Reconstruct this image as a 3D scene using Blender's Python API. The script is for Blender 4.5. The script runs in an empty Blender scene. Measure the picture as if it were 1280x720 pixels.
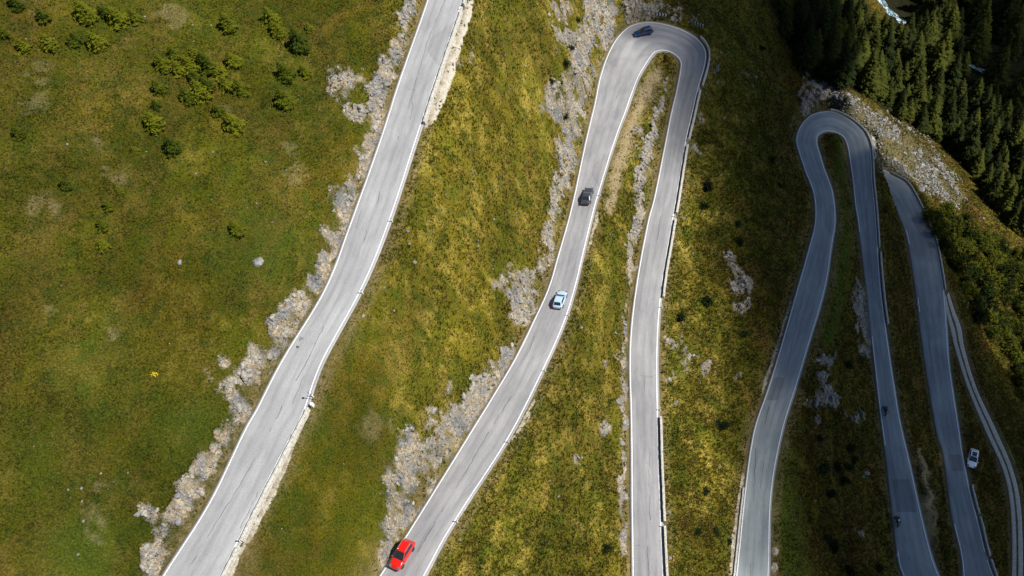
import bpy, bmesh, math, random
import numpy as np
from mathutils import Vector, Matrix

SC = bpy.context.scene
COL = SC.collection
rnd = random.Random(11)
R = math.radians

# ------------------------------------------------------------------ camera geometry
F = 1000.0                      # focal length in photograph pixels (1280 x 720)
ZC = 240.0                      # camera height above the valley floor
_zc = np.array([-.22, .72, 1.0]); _zc /= np.linalg.norm(_zc)      # world up, in camera axes
_xc = np.array([1., 0, 0]) - _zc[0] * _zc; _xc /= np.linalg.norm(_xc)
_yc = np.cross(_zc, _xc)
W2C = np.stack([_xc, _yc, _zc], 1)            # columns: world axes in camera coords
C2W = W2C.T
CAM = np.array([0., 0., ZC])

def ray(px, py):
    d = np.stack([(np.asarray(px, float) - 640) / F, (360 - np.asarray(py, float)) / F, -np.ones_like(np.asarray(px, float))], -1)
    return d @ C2W.T

def at_z(px, py, z):            # point on the ray of a pixel at height z (relative to the camera)
    d = ray(px, py)
    t = np.asarray(z, float) / d[..., 2]
    return CAM + d * t[..., None]

def to_px(P):
    q = (np.asarray(P, float) - CAM) @ W2C.T
    dep = np.maximum(-q[..., 2], 1e-3)
    return 640 + F * q[..., 0] / dep, 360 - F * q[..., 1] / dep, -q[..., 2]

# ------------------------------------------------------------------ noise
def _hash(ix, iy, seed):
    h = (ix.astype(np.int64) * 374761393 + iy.astype(np.int64) * 668265263 + seed * 974711) & 0x7fffffff
    h = ((h ^ (h >> 13)) * 1274126177) & 0x7fffffff
    h = h ^ (h >> 16)
    return (h & 0xffff) / 65535.0

def vnoise(x, y, seed=0):
    x = np.asarray(x, float); y = np.asarray(y, float)
    ix = np.floor(x); iy = np.floor(y)
    fx = x - ix; fy = y - iy
    fx = fx * fx * fx * (fx * (fx * 6 - 15) + 10); fy = fy * fy * fy * (fy * (fy * 6 - 15) + 10)
    a = _hash(ix, iy, seed); b = _hash(ix + 1, iy, seed); c = _hash(ix, iy + 1, seed); d = _hash(ix + 1, iy + 1, seed)
    return (a + (b - a) * fx) * (1 - fy) + (c + (d - c) * fx) * fy

def fbm(x, y, seed=0, octv=4, gain=.5):
    s = 0; a = 1; t = 0
    for o in range(octv):
        ca, sa = math.cos(.6 * o + .3), math.sin(.6 * o + .3)
        xx = (x * ca - y * sa) * 2 ** o; yy = (x * sa + y * ca) * 2 ** o
        s = s + a * vnoise(xx + 17.3 * o, yy - 9.1 * o, seed + o * 13); t += a; a *= gain
    return s / t

def sstep(a, b, x):
    t = np.clip((np.asarray(x, float) - a) / (b - a), 0, 1)
    return t * t * (3 - 2 * t)

# ------------------------------------------------------------------ object helpers
def tag(o, label=None, cat=None, group=None, kind=None):
    if label: o['label'] = label
    if cat: o['category'] = cat
    if group: o['group'] = group
    if kind: o['kind'] = kind
    return o

def empty(name, M=None):
    o = bpy.data.objects.new(name, None); COL.objects.link(o)
    o.empty_display_size = .3
    if M is not None: o.matrix_world = M
    return o

def link(name, me, mat=None, parent=None):
    if mat is not None: me.materials.append(mat)
    o = bpy.data.objects.new(name, me); COL.objects.link(o)
    if parent is not None: o.parent = parent
    return o

def mesh_np(name, V, faces, mat=None, parent=None, smooth=False):
    """faces: (n,k) int array"""
    me = bpy.data.meshes.new(name)
    V = np.ascontiguousarray(V, np.float32); faces = np.ascontiguousarray(faces, np.int32)
    n, k = faces.shape
    me.vertices.add(len(V)); me.vertices.foreach_set('co', V.ravel())
    me.loops.add(n * k); me.loops.foreach_set('vertex_index', faces.ravel())
    me.polygons.add(n); me.polygons.foreach_set('loop_start', np.arange(0, n * k, k, dtype=np.int32))
    try: me.polygons.foreach_set('loop_total', np.full(n, k, np.int32))
    except Exception: pass
    if smooth: me.polygons.foreach_set('use_smooth', np.ones(n, bool))
    me.update(calc_edges=True)
    return link(name, me, mat, parent)

def mesh_bm(name, bm, mat=None, parent=None, smooth=False):
    me = bpy.data.meshes.new(name)
    bmesh.ops.recalc_face_normals(bm, faces=bm.faces)
    if smooth:
        for f in bm.faces: f.smooth = True
    bm.to_mesh(me); bm.free()
    return link(name, me, mat, parent)

def fattr(o, name, arr):
    a = o.data.attributes.new(name, 'FLOAT', 'POINT'); a.data.foreach_set('value', np.ascontiguousarray(arr, np.float32).ravel())

def cattr(o, name, rgb):
    a = o.data.attributes.new(name, 'FLOAT_COLOR', 'POINT')
    c = np.ones((len(rgb), 4), np.float32); c[:, :3] = rgb
    a.data.foreach_set('color', c.ravel())

def bx(bm, c, s, rot=None, bev=0):
    M = Matrix.Translation(Vector(c))
    if rot is not None: M = M @ rot
    r = bmesh.ops.create_cube(bm, size=1, matrix=M @ Matrix.Diagonal((s[0], s[1], s[2], 1)))
    if bev:
        es = list({e for v in r['verts'] for e in v.link_edges})
        bmesh.ops.bevel(bm, geom=es, offset=bev, segments=2, affect='EDGES', profile=.6)

def cyl(bm, p0, p1, r0, r1=None, seg=10, cap=True):
    p0 = Vector(p0); p1 = Vector(p1); d = p1 - p0
    if r1 is None: r1 = r0
    M = Matrix.Translation((p0 + p1) / 2) @ d.to_track_quat('Z', 'Y').to_matrix().to_4x4()
    bmesh.ops.create_cone(bm, cap_ends=cap, segments=seg, radius1=r0, radius2=max(r1, 1e-4), depth=d.length, matrix=M)

def lathe_y(bm, prof, c, seg=20):
    """prof: (radius, y) pairs, turned about the y axis through c"""
    rings = []
    for (r, y) in prof:
        rings.append([bm.verts.new((c[0] + r * math.cos(2 * math.pi * k / seg), c[1] + y, c[2] + r * math.sin(2 * math.pi * k / seg))) for k in range(seg)])
    for a, b in zip(rings, rings[1:]):
        for k in range(seg):
            bm.faces.new((a[k], a[(k + 1) % seg], b[(k + 1) % seg], b[k]))
    for rr in (rings[0], rings[-1]):
        try: bm.faces.new(rr)
        except ValueError: pass

# ------------------------------------------------------------------ material helpers
class NT:
    def __init__(s, name):
        s.m = bpy.data.materials.new(name); s.m.use_nodes = True
        s.t = s.m.node_tree; s.t.nodes.clear()
        s.out = s.n('ShaderNodeOutputMaterial')
        s.b = s.n('ShaderNodeBsdfPrincipled'); s.t.links.new(s.b.outputs[0], s.out.inputs['Surface'])
    def n(s, typ, **kw):
        x = s.t.nodes.new(typ)
        for k, v in kw.items(): setattr(x, k, v)
        return x
    def l(s, a, b): s.t.links.new(a, b)
    def set(s, inp, v):
        if hasattr(v, 'is_linked') or hasattr(v, 'links'): s.l(v, inp)
        else: inp.default_value = v
    def pos(s): return s.n('ShaderNodeNewGeometry').outputs['Position']
    def obj(s): return s.n('ShaderNodeTexCoord').outputs['Object']
    def uv(s): return s.n('ShaderNodeTexCoord').outputs['UV']
    def scale(s, v, sc):
        m = s.n('ShaderNodeMapping'); s.l(v, m.inputs['Vector']); m.inputs['Scale'].default_value = sc
        return m.outputs[0]
    def noise(s, v, sc, det=3, rough=.55, dist=0):
        x = s.n('ShaderNodeTexNoise'); s.l(v, x.inputs['Vector'])
        x.inputs['Scale'].default_value = sc; x.inputs['Detail'].default_value = det; x.inputs['Roughness'].default_value = rough
        x.inputs['Distortion'].default_value = dist
        return x.outputs['Fac']
    def voro(s, v, sc, feat='F1', out='Distance'):
        x = s.n('ShaderNodeTexVoronoi'); x.feature = feat; s.l(v, x.inputs['Vector']); x.inputs['Scale'].default_value = sc
        return x.outputs[out]
    def ramp(s, f, stops):
        x = s.n('ShaderNodeValToRGB'); s.l(f, x.inputs[0]); e = x.color_ramp.elements
        while len(e) < len(stops): e.new(.5)
        for q, (p, c) in zip(e, stops):
            q.position = p; q.color = (c[0], c[1], c[2], 1) if not isinstance(c, (int, float)) else (c, c, c, 1)
        return x.outputs['Color']
    def mix(s, f, a, b, typ='MIX'):
        x = s.n('ShaderNodeMix', data_type='RGBA', blend_type=typ)
        s.set(x.inputs[0], f); s.set(x.inputs[6], a if hasattr(a, 'links') else (*a, 1) if len(a) == 3 else a); s.set(x.inputs[7], b if hasattr(b, 'links') else (*b, 1) if len(b) == 3 else b)
        return x.outputs[2]
    def math(s, op, a, b=0, c=0, clamp=False):
        x = s.n('ShaderNodeMath', operation=op, use_clamp=clamp)
        s.set(x.inputs[0], a); s.set(x.inputs[1], b); s.set(x.inputs[2], c)
        return x.outputs[0]
    def attr(s, name, out='Fac'):
        x = s.n('ShaderNodeAttribute'); x.attribute_name = name
        return x.outputs[out]
    def bump(s, h, strength=.5, dist=.1):
        x = s.n('ShaderNodeBump'); s.l(h, x.inputs['Height']); x.inputs['Strength'].default_value = strength; x.inputs['Distance'].default_value = dist
        s.l(x.outputs[0], s.b.inputs['Normal'])
    def col(s, c): s.set(s.b.inputs['Base Color'], c if hasattr(c, 'links') else (*c, 1))
    def p(s, **kw):
        for k, v in kw.items(): s.set(s.b.inputs[k.replace('_', ' ')], v)
        return s

def plain(name, c, rough=.6, metal=0, var=.15, sc=6, coat=0, spec=.5):
    t = NT(name); n = t.noise(t.obj(), sc, 4)
    a = tuple(x * (1 - var) for x in c); b = tuple(min(1, x * (1 + var)) for x in c)
    t.col(t.ramp(n, [(.3, a), (.7, b)])); t.p(Roughness=rough, Metallic=metal)
    t.b.inputs['Coat Weight'].default_value = coat; t.b.inputs['Coat Roughness'].default_value = .05
    t.b.inputs['Specular IOR Level'].default_value = spec
    return t.m
# ------------------------------------------------------------------ roads: (left px, right px, height) cross sections read off the photograph
def z4(ox, oy, pts): return [((ox + a / 4, oy + b / 4), (ox + c / 4, oy + d / 4)) for a, b, c, d in pts]
road1 = [((100, 905), (178, 905), -88.5), ((150, 810), (225, 810), -87.3), ((203, 720), (277, 720), -86), ((260, 630), (320, 634), -85), ((304, 540), (368, 540), -84), ((321, 510), (382, 512), -83.8),
         ((352, 450), (404, 452), -83.3), ((406, 360), (453, 361), -82.6), ((437, 280), (486, 281), -82), ((473, 180), (519, 181), -81.2),
         ((499, 100), (545, 101), -80.7), ((534, 0), (579, 1), -80), ((563, -90), (606, -90), -79.4), ((592, -180), (634, -180), -78.8)]
road2 = [((385, 850), (444, 862), -103.6), ((432, 785), (490, 795), -104.7), ((474, 720), (530, 722), -105.8), ((507, 670), (557, 672), -106.6), ((532, 630), (582, 632), -107.2), ((588, 540), (639, 543), -109),
         ((640, 454), (681, 460), -111), ((667, 400), (706, 403), -112.6), ((685, 360), (719, 362), -113.8), ((697, 320), (729, 321), -115), ((715, 255), (745, 256), -117),
         ((731, 180), (768, 180), -119), ((743, 130), (782.5, 140), -120.2), ((749, 100), (797, 100), -121), ((755, 80), (808, 80), -121.5), ((762.5, 62), (815, 70), -122),
         ((772.5, 46), (819, 65.5), -122.4), ((787, 33), (824, 63.7), -122.8), ((805, 28), (827.5, 63.2), -123.1), ((825, 29), (831, 63.5), -123.4), ((850, 36), (836, 64.7), -123.8),
         ((870, 47), (842.5, 68), -124.2), ((880.5, 59), (848, 73), -124.5), ((883, 71), (850.7, 79), -124.8), ((880, 88), (850, 88), -125.1), ((873, 112), (845.5, 112), -125.5),
         ((865, 147), (838, 144), -126), ((857.5, 180), (831, 180), -126.5), ((847, 245), (818, 245), -127.2), ((841, 280), (809, 280), -127.6), ((828, 360), (794.5, 360), -128.4),
         ((822.5, 435), (787, 435), -129.1), ((823.5, 540), (788.5, 540), -130.2), ((826.5, 630), (789, 630), -131), ((830.5, 720), (790, 720), -132), ((835, 800), (790, 800), -132.8), ((842, 880), (789, 880), -133.6)]
road4 = [((903, 890), (950, 890), -135.6), ((910, 800), (955, 800), -136.4), ((920, 720), (961, 720), -137.2), ((931, 615), (964.5, 617), -138.6), ((942, 540), (978, 541), -139.7), ((960, 485), (994, 487), -140.6), ((975.5, 435), (1009, 437), -141.5), ((997, 360), (1031, 362), -143),
         ((1012.5, 305), (1040, 307), -144.3), ((1019, 275), (1044.5, 275), -145), ((1017, 242), (1041, 240), -145.8), ((1006, 212), (1030.5, 210), -146.7), ((996, 180), (1022, 182), -147.6),
         ((997, 166), (1021.5, 174), -148), ((1004, 153), (1023, 169), -148.3), ((1014, 144), (1028, 165.5), -148.6), ((1027, 140), (1034, 164), -148.8), ((1042, 140), (1040, 164.3), -149.1),
         ((1058, 147), (1047, 166.4), -149.4), ((1072, 157), (1053, 170), -149.7), ((1082, 168), (1057, 176), -150), ((1087.5, 182), (1059.7, 184), -150.3), ((1089.5, 201), (1062.5, 201), -150.8),
         ((1090.5, 225), (1066, 225), -151.3), ((1093.5, 255), (1069, 255), -152), ((1095.5, 280), (1073, 280), -152.5), ((1101, 360), (1083, 360), -154), ((1111, 435), (1091, 435), -155.3),
         ((1122.5, 510), (1099.5, 510), -156.4), ((1128.5, 540), (1103.5, 540), -156.9), ((1140, 590), (1110, 590), -157.5), ((1151, 640), (1116, 640), -158.1), ((1160, 677), (1120.5, 677), -158.6), ((1167, 702), (1124, 704), -158.9),
         ((1174, 720), (1130, 722), -159.2), ((1183, 738), (1141, 760), -159.5), ((1190, 744), (1171, 798), -160), ((1195, 746), (1214, 812), -160.4), ((1200, 742), (1254, 795), -160.8), ((1204, 734), (1261, 760), -161.1),
         ((1204, 718), (1242, 720), -161.5), ((1201, 690), (1232, 690), -162), ((1192.5, 655), (1223.5, 655), -162.7), ((1186, 615), (1213, 615), -163.5), ((1179, 565), (1203, 565), -164.4), ((1171.5, 540), (1199.5, 540), -165),
         ((1158, 460), (1187.5, 460), -166.8), ((1151, 410), (1183.5, 410), -168), ((1145, 360), (1179.5, 360), -169.3), ((1136, 305), (1170, 305), -170.6), ((1129, 280), (1160, 280), -171.2), ((1117, 255), (1149, 255), -171.8),
         ((1101, 234), (1134.5, 230), -172.4), ((1083, 217), (1117, 219), -172.9), ((1065, 206), (1098, 209.5), -173.3), ((1040, 200), (1072, 202), -173.8), ((1010, 199), (1040, 198), -174.4)]
track = [((1180, 372), (1186, 366), -169.2), ((1183, 390), (1192.5, 387), -169.3), ((1188.5, 412), (1201, 410), -169.5), ((1194, 435), (1205, 434), -169.7), ((1210, 485), (1220, 484), -170.2), ((1233, 540), (1245, 538), -170.8), ((1255, 590), (1266, 588), -171.2), ((1264, 640), (1276, 638), -171.6), ((1265, 720), (1278, 720), -172.2), ((1258, 800), (1272, 800), -172.8)]

def cr(P, t):                      # Catmull-Rom through rows of P at parameter t
    n = len(P); i = int(min(max(math.floor(t), 0), n - 2)); f = t - i
    p0 = P[max(i - 1, 0)]; p1 = P[i]; p2 = P[i + 1]; p3 = P[min(i + 2, n - 1)]
    return .5 * ((2 * p1) + (p2 - p0) * f + (2 * p0 - 5 * p1 + 4 * p2 - p3) * f * f + (3 * p1 - p0 - 3 * p2 + p3) * f ** 3)

class Road:
    def __init__(s, st, step=.7):
        a = np.array([[*l, *r, z] for l, r, z in st], float)
        L = at_z(a[:, 0], a[:, 1], a[:, 4]); Rr = at_z(a[:, 2], a[:, 3], a[:, 4])
        M = np.concatenate([L, Rr], 1)
        out = []
        for i in range(len(M) - 1):
            n = max(2, int(max(np.linalg.norm(M[i + 1, :3] - M[i, :3]), np.linalg.norm(M[i + 1, 3:] - M[i, 3:])) / step))
            for k in range(n): out.append(cr(M, i + k / n))
        out.append(M[-1]); out = np.array(out)
        s.L = out[:, :3]; s.R = out[:, 3:]; s.C = (s.L + s.R) / 2
        s.w = np.linalg.norm((s.R - s.L)[:, :2], axis=1) / 2
        s.n = (s.R - s.L)[:, :2] / (2 * s.w[:, None])
        d = np.linalg.norm(np.diff(s.C, axis=0), axis=1); s.s = np.concatenate([[0], np.cumsum(d)])
        T = np.gradient(s.C, axis=0); s.T = T / np.linalg.norm(T, axis=1)[:, None]
    def near_px(s, px, py):        # index of the cross section nearest a pixel
        x, y, _ = to_px(s.C); return int(np.argmin((x - px) ** 2 + (y - py) ** 2))

RD1, RD2, RD4, TRK = Road(road1), Road(road2), Road(road4), Road(track)
ROADS = [RD1, RD2, RD4, TRK]

# ------------------------------------------------------------------ the mountainside as a height field
manual = [(0, 0, -52), (0, 200, -58), (0, 360, -64), (0, 540, -70.5), (0, 720, -77), (230, 100, -66), (230, 330, -72.5), (100, 480, -70), (-300, 300, -48), (-300, -100, -36), (-250, 760, -72), (300, -150, -62), (0, -200, -45), (380, 20, -72),
          (735, 5, -112), (712, 60, -104), (700, 110, -105), (762, 15, -119), (800, 12, -120), (845, 12, -124), (885, 20, -127), (930, 60, -136), (960, 150, -141), (985, 110, -145), (1010, 122, -147), (1030, 122, -148.5),
          (700, -60, -100), (800, -60, -118), (900, -60, -134),
          (1099.5, 214, -155), (1106, 226, -157.5), (1114, 243, -161.5), (1121, 262, -165.5), (1060, 118, -158), (1100, 165, -166), (1150, 200, -179), (1200, 240, -190), (1120, 215, -170), (1165, 265, -177), (1200, 330, -182), (1230, 330, -188), (1280, 400, -190), (1215, 420, -175), (1240, 470, -177), (1290, 560, -180), (1225, 600, -168), (1300, 720, -178), (1300, 640, -179),
          (965, 0, -150), (1000, 60, -158), (1050, 60, -180), (1100, 110, -194), (1150, 100, -205), (1200, 180, -208), (1250, 220, -212), (1280, 300, -206), (1200, 50, -222), (1280, 0, -233), (1115, 10, -229), (1070, 0, -212), (1090, 20, -222),
          (1100, -100, -235), (1250, -100, -234), (1400, 0, -236), (1500, 300, -222), (1400, 600, -198), (1000, -120, -190), (1600, -100, -225), (1450, 850, -190), (950, -250, -180)]
cp = [at_z(a, b, c) for a, b, c in manual]
ctr_all = np.concatenate([r.C for r in ROADS])[:, :2]
wid_all = np.concatenate([r.w for r in ROADS])
for r in ROADS:
    st = max(1, int(4.5 / .7)) if r is not TRK else 12
    for i in range(0, len(r.C), st):
        cp.append(r.L[i]); cp.append(r.R[i])
        if r is TRK: continue
        for sgn, e in ((-1, r.L[i]), (1, r.R[i])):
            nn = r.n[i] * sgn
            up = -nn[0]                                     # uphill lies towards -x
            if abs(up) < .45: continue
            off, dz = (2.6, 2.6) if up > 0 else (2.6, -1.7)
            q = e[:2] + nn * off
            dd = np.linalg.norm(ctr_all - q, axis=1) - wid_all
            if dd.min() < 2.3: continue
            cp.append(np.array([q[0], q[1], e[2] + dz]))
cp = np.array(cp)
_, keep = np.unique(np.round(cp[:, :2] / .6).astype(int), axis=0, return_index=True)
cp = cp[keep]
n = len(cp); S = 100.0
D = np.linalg.norm(cp[:, None, :2] - cp[None, :, :2], axis=2) / S
A = np.zeros((n + 3, n + 3)); A[:n, :n] = D - 1e-3 * np.eye(n) * 2
Pm = np.concatenate([np.ones((n, 1)), cp[:, :2] / S], 1); A[:n, n:] = Pm; A[n:, :n] = Pm.T
wts = np.linalg.solve(A, np.concatenate([cp[:, 2], np.zeros(3)]))

def rbf(x, y):
    out = np.empty(len(x))
    for i in range(0, len(x), 20000):
        xx = x[i:i + 20000]; yy = y[i:i + 20000]
        d = np.sqrt((xx[:, None] - cp[None, :, 0]) ** 2 + (yy[:, None] - cp[None, :, 1]) ** 2) / S
        out[i:i + 20000] = d @ wts[:n] + wts[n] + wts[n + 1] * xx / S + wts[n + 2] * yy / S
    return out

from mathutils.kdtree import KDTree
_pts = []
for k_, r in enumerate(ROADS):
    for i in range(len(r.C)):
        m_ = max(2, int(2 * r.w[i] / .55) + 1)
        for q_ in range(m_):
            f_ = q_ / (m_ - 1); p_ = r.L[i] + (r.R[i] - r.L[i]) * f_
            _pts.append((p_[0], p_[1], p_[2], r.n[i, 0] * (f_ - .5), k_))
_kd = KDTree(len(_pts))
for i_, p_ in enumerate(_pts): _kd.insert((p_[0], p_[1], 0), i_)
_kd.balance()
_pa = np.array(_pts)
def road_dist(x, y):
    """distance outside the nearest carriageway edge, its height, sign of the side, which road"""
    id_ = np.empty(len(x), int); dd = np.empty(len(x))
    for i, (a, b) in enumerate(zip(x.tolist(), y.tolist())):
        _, id_[i], dd[i] = _kd.find((a, b, 0))
    return np.maximum(dd - .32, 0), _pa[id_, 2], np.sign(_pa[id_, 3]), _pa[id_, 4].astype(int)

# ---- rock, gravel and pale-earth patches, as (px, py, radius) strokes
def blobs(x, y, L, soft=.5):
    m = np.zeros(len(x))
    for it in L:
        px, py, r = it[:3]; k = it[3] if len(it) > 3 else 1
        d = np.sqrt((x - px) ** 2 + (y - py) ** 2) / r
        m = np.maximum(m, k * np.clip((1 + soft - d) / (2 * soft), 0, 1))
    return m
def stroke(pts):
    o = []
    for a, b in zip(pts, pts[1:]):
        nst = max(1, int(math.hypot(a[0] - b[0], a[1] - b[1]) / (min(a[2], b[2]) * .7)))
        for k in range(nst + 1):
            f = k / nst; o.append(tuple(a[j] + (b[j] - a[j]) * f for j in range(3)))
    return o
ROCK = (stroke([(515, 0, 8), (506, 28, 8), (498, 58, 10), (486, 80, 12), (470, 120, 14), (474, 158, 8), (455, 182, 12), (446, 215, 14), (432, 245, 16), (424, 280, 13), (410, 315, 13), (394, 350, 15)])
        + [(430, 105, 21), (445, 140, 16, .8), (420, 90, 13, .7), (416, 236, 14, .7), (404, 290, 11)]
        + stroke([(378, 372, 15), (355, 402, 18), (335, 432, 21), (312, 462, 23), (288, 480, 18), (300, 500, 14)]) + [(285, 455, 15), (270, 470, 12, .7)]
        + stroke([(296, 520, 8), (268, 555, 12), (252, 585, 12), (226, 628, 13), (205, 668, 14), (190, 705, 12)]) + [(190, 645, 16, .8), (215, 640, 14)]
        + [(590, 72, 10), (586, 82, 12, .8), (567, 50, 7)]
        + stroke([(742, 0, 20), (738, 30, 22), (726, 70, 24), (722, 110, 20), (716, 150, 16), (706, 200, 13), (697, 245, 11), (688, 290, 9), (678, 330, 9)])
        + [(700, 15, 16), (705, 45, 14), (695, 110, 18), (690, 135, 20), (706, 130, 16), (752, 40, 16), (762, 12, 24), (790, 6, 20), (815, 6, 18), (845, 14, 14), (865, 22, 10, .8)]
        + [(672, 348, 18), (655, 365, 24), (640, 348, 16, .8), (628, 352, 14, .7), (655, 395, 17), (662, 385, 16)]
        + stroke([(640, 436, 10), (620, 460, 16), (600, 490, 22), (578, 515, 24), (548, 545, 28), (520, 570, 32), (500, 600, 30), (508, 630, 22), (490, 655, 15), (478, 680, 14), (470, 705, 10)])
        + [(540, 520, 16, .7), (530, 600, 20), (482, 612, 18, .7), (560, 490, 16, .6)]
        + stroke([(832, 105, 4), (824, 140, 6), (813, 175, 9), (804, 215, 8), (797, 262, 9), (790, 300, 7), (788, 350, 4)]) + [(800, 165, 9, .8), (796, 178, 8, .7), (788, 280, 8, .6)]
        + stroke([(783, 380, 4), (779, 440, 5), (778, 480, 6), (781, 560, 4), (777, 600, 6), (776, 640, 7), (778, 690, 6)]) + [(770, 448, 10, .8), (757, 534, 9, .8), (765, 610, 10, .6), (725, 570, 12, .55), (755, 455, 8, .6)]
        + [(875, 150, 9, .9), (868, 185, 8, .7), (895, 85, 6, .7), (898, 100, 5, .7)]
        + stroke([(912, 325, 8), (922, 345, 13), (932, 362, 15), (930, 385, 11)]) + [(850, 440, 12, .75), (862, 452, 14, .85), (885, 462, 13, .85), (842, 475, 11, .75), (845, 505, 9, .6), (838, 430, 10, .6), (920, 470, 6, .6), (917, 440, 6, .6), (906, 585, 9, .7), (834, 640, 7)]
        + [(938, 90, 8, .6), (942, 110, 8, .6), (940, 145, 8, .6)]
        + stroke([(1074, 355, 8), (1076, 385, 11), (1080, 410, 10), (1083, 440, 7)]) + [(1030, 455, 14, .8), (1040, 497, 14), (1026, 475, 11), (1018, 500, 12), (1022, 528, 9, .8), (1070, 522, 9, .8), (1060, 520, 8, .7), (1045, 440, 9, .6), (1082, 590, 7, .7), (1076, 665, 7, .6)]
        + [(1018, 118, 20), (1005, 130, 12, .8), (1012, 100, 14, .7), (990, 150, 10, .6)])
DIRT = (stroke([(822, 92, 5), (806, 120, 9), (795, 145, 10), (782, 178, 9), (770, 220, 6), (760, 260, 4)]) + stroke([(1150, 565, 4), (1158, 610, 7), (1163, 645, 8), (1160, 672, 5)])
        + [(120, 195, 20, .6), (140, 215, 14, .5), (60, 265, 18, .55), (45, 110, 26, .5), (30, 85, 16, .5), (125, 665, 12, .8), (110, 640, 9, .5), (60, 388, 8, .9), (140, 421, 6, .8), (148, 612, 9, .8), (125, 612, 6, .8), (120, 640, 7, .7), (160, 560, 6, .6), (210, 18, 12, .7), (225, 25, 10, .7), (165, 48, 9, .6), (50, 5, 12, .5), (280, 130, 10, .5)]
        + [(360, 200, 12, .6), (368, 218, 9, .6), (390, 208, 9, .6), (480, 530, 20, .5), (590, 210, 6, .4)])
PALE = (stroke([(587, 5, 5), (575, 45, 6), (563, 85, 7), (551, 120, 7), (540, 148, 7), (528, 163, 4)]) + stroke([(377, 528, 5), (360, 565, 7), (345, 600, 9), (328, 635, 10), (312, 665, 8), (298, 700, 9), (288, 735, 9)])
        + stroke([(745, 268, 3), (740, 285, 5), (735, 305, 5), (728, 322, 3)]) + stroke([(665, 500, 3), (657, 520, 6), (645, 540, 5), (630, 558, 3)]) + stroke([(1092, 170, 2), (1094, 200, 2)]) + [(965, 710, 7), (968, 690, 5)]
        + stroke([(940, 560, 3), (930, 600, 4), (922, 650, 4), (915, 715, 4)]) + stroke([(990, 375, 3), (972, 430, 3), (955, 490, 3)]))
BOULD = stroke([(1040, 112, 11), (1062, 132, 14), (1085, 152, 15), (1112, 178, 22), (1142, 200, 24), (1170, 222, 18), (1195, 245, 12)]) + [(1110, 200, 14), (1125, 215, 14)]
LAYBY = [(1205, 545, 14), (1212, 565, 16), (1216, 580, 14), (1220, 595, 8, .5), (1148, 590, 8, .5), (1155, 620, 10, .6), (1160, 650, 10, .6), (1164, 675, 7, .4)]
LUSH_SHADE = stroke([(975, 560, 14), (982, 620, 14), (992, 690, 16), (1000, 740, 16)]) + stroke([(1048, 180, 7), (1052, 230, 8), (1055, 300, 9), (1048, 370, 10), (1035, 420, 10)]) + [(320, 300, 50, .5), (100, 460, 60, .4), (100, 690, 45, .8), (60, 560, 70, .35), (240, 540, 40, .5)]  # rich green grass, plus one bush shadow painted as a dark green patch

def grow(lo, hi, fine, ratio, a, b):
    u = list(np.arange(lo, hi + 1e-6, fine)); s = fine
    x = hi
    while x < b: s = min(s * ratio, 25); x += s; u.append(x)
    x = lo; s = fine
    while x > a: s = min(s * ratio, 25); x -= s; u.insert(0, x)
    return np.array(u)
def band(nodes):
    u = [nodes[0][0]]
    for (a, s0), (b, s1) in zip(nodes, nodes[1:]):
        while u[-1] < b: u.append(u[-1] + s0 + (s1 - s0) * (u[-1] - a) / (b - a))
    return np.array(u)
gx = band([(-420, 25), (-95, 1.2), (-62, .36), (60, .36), (115, .48), (160, .7), (230, 2), (420, 20), (900, 40)])
gy = band([(-300, 25), (-10, 1.2), (20, .4), (150, .4), (215, .6), (300, 1.1), (380, 4), (800, 40)])
GX, GY = np.meshgrid(gx, gy)
X = GX.ravel(); Y = GY.ravel()
Zb = rbf(X, Y)
de, zr, sd, ri = road_dist(X, Y)
# far ground levels out instead of running away with the linear trend
Zb = np.where(Zb > -10 + ZC, -10 + ZC + 40 * np.tanh((Zb - ZC + 10) / 40), Zb)
Zb = np.where(Zb < 8, 8 - 4 * np.tanh((8 - Zb) / 8), Zb)
px, py, dep = to_px(np.stack([X, Y, Zb], 1))
infr = (px > -400) & (px < 1700) & (py > -400) & (py < 1100) & (dep > 10)
px = np.where(infr, px, -5000); py = np.where(infr, py, -5000)
XS = X - .8 * (Zb - ZC)
wob = (fbm(XS / 3.0, Y / 3.0, 5, 4, .65) - .5) * 2
pw = px + wob * 9; pyw = py + (fbm(XS / 3.0, Y / 3.0, 77, 4, .65) - .5) * 18
rock = blobs(pw, pyw, ROCK, .6)
brk = fbm(XS / 2.6, Y / 2.2, 31, 5, .68)
rock = np.clip(rock * 1.55 - (brk - .5) * 3.0 - .62, 0, 1) * (rock > .02)
bould = blobs(pw, pyw, BOULD, .4)
pale = blobs(px + wob * 3, py, PALE, .35)
dirt = blobs(pw, pyw, DIRT, .8); dirt = np.where(px < 650, np.clip(dirt * 1.2, 0, .30) * sstep(.44, .62, fbm(XS / 2.4, Y / 2.4, 87, 4, .6)), dirt)
lush_shade = blobs(pw, pyw, LUSH_SHADE, .8)
fo = sstep(.3, 1.6, de)                                    # 0 on the bench, 1 on open ground
big = (fbm(X / 22, Y / 22, 3, 4) - .5) * 3.2 * sstep(2, 10, de)
mid = (fbm(X / 4.5, Y / 4.5, 8, 3) - .5) * 1.3 * sstep(1, 5, de)
sml = (fbm(X / 1.3, Y / 1.3, 9, 3) - .5) * .45
rid = np.abs(fbm(X / 3.2, Y / 3.2, 21, 4, .6) - .5) * 2
rid2 = np.abs(fbm(X / 1.1 + Y / 4, Y / 2.4, 23, 3, .6) - .5) * 2
rk = sstep(.2, .8, rock)
Zt = Zb + fo * (big + mid + sml * (1 - rk)) + rk * sstep(.25, 1.2, de) * (2.2 * (.32 - rid) + 1.5 * (.26 - rid2)) + bould * .5 * (rid - .3)
benchz = zr - .14
benchz = np.where(ri == 3, zr - .10, benchz)
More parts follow.
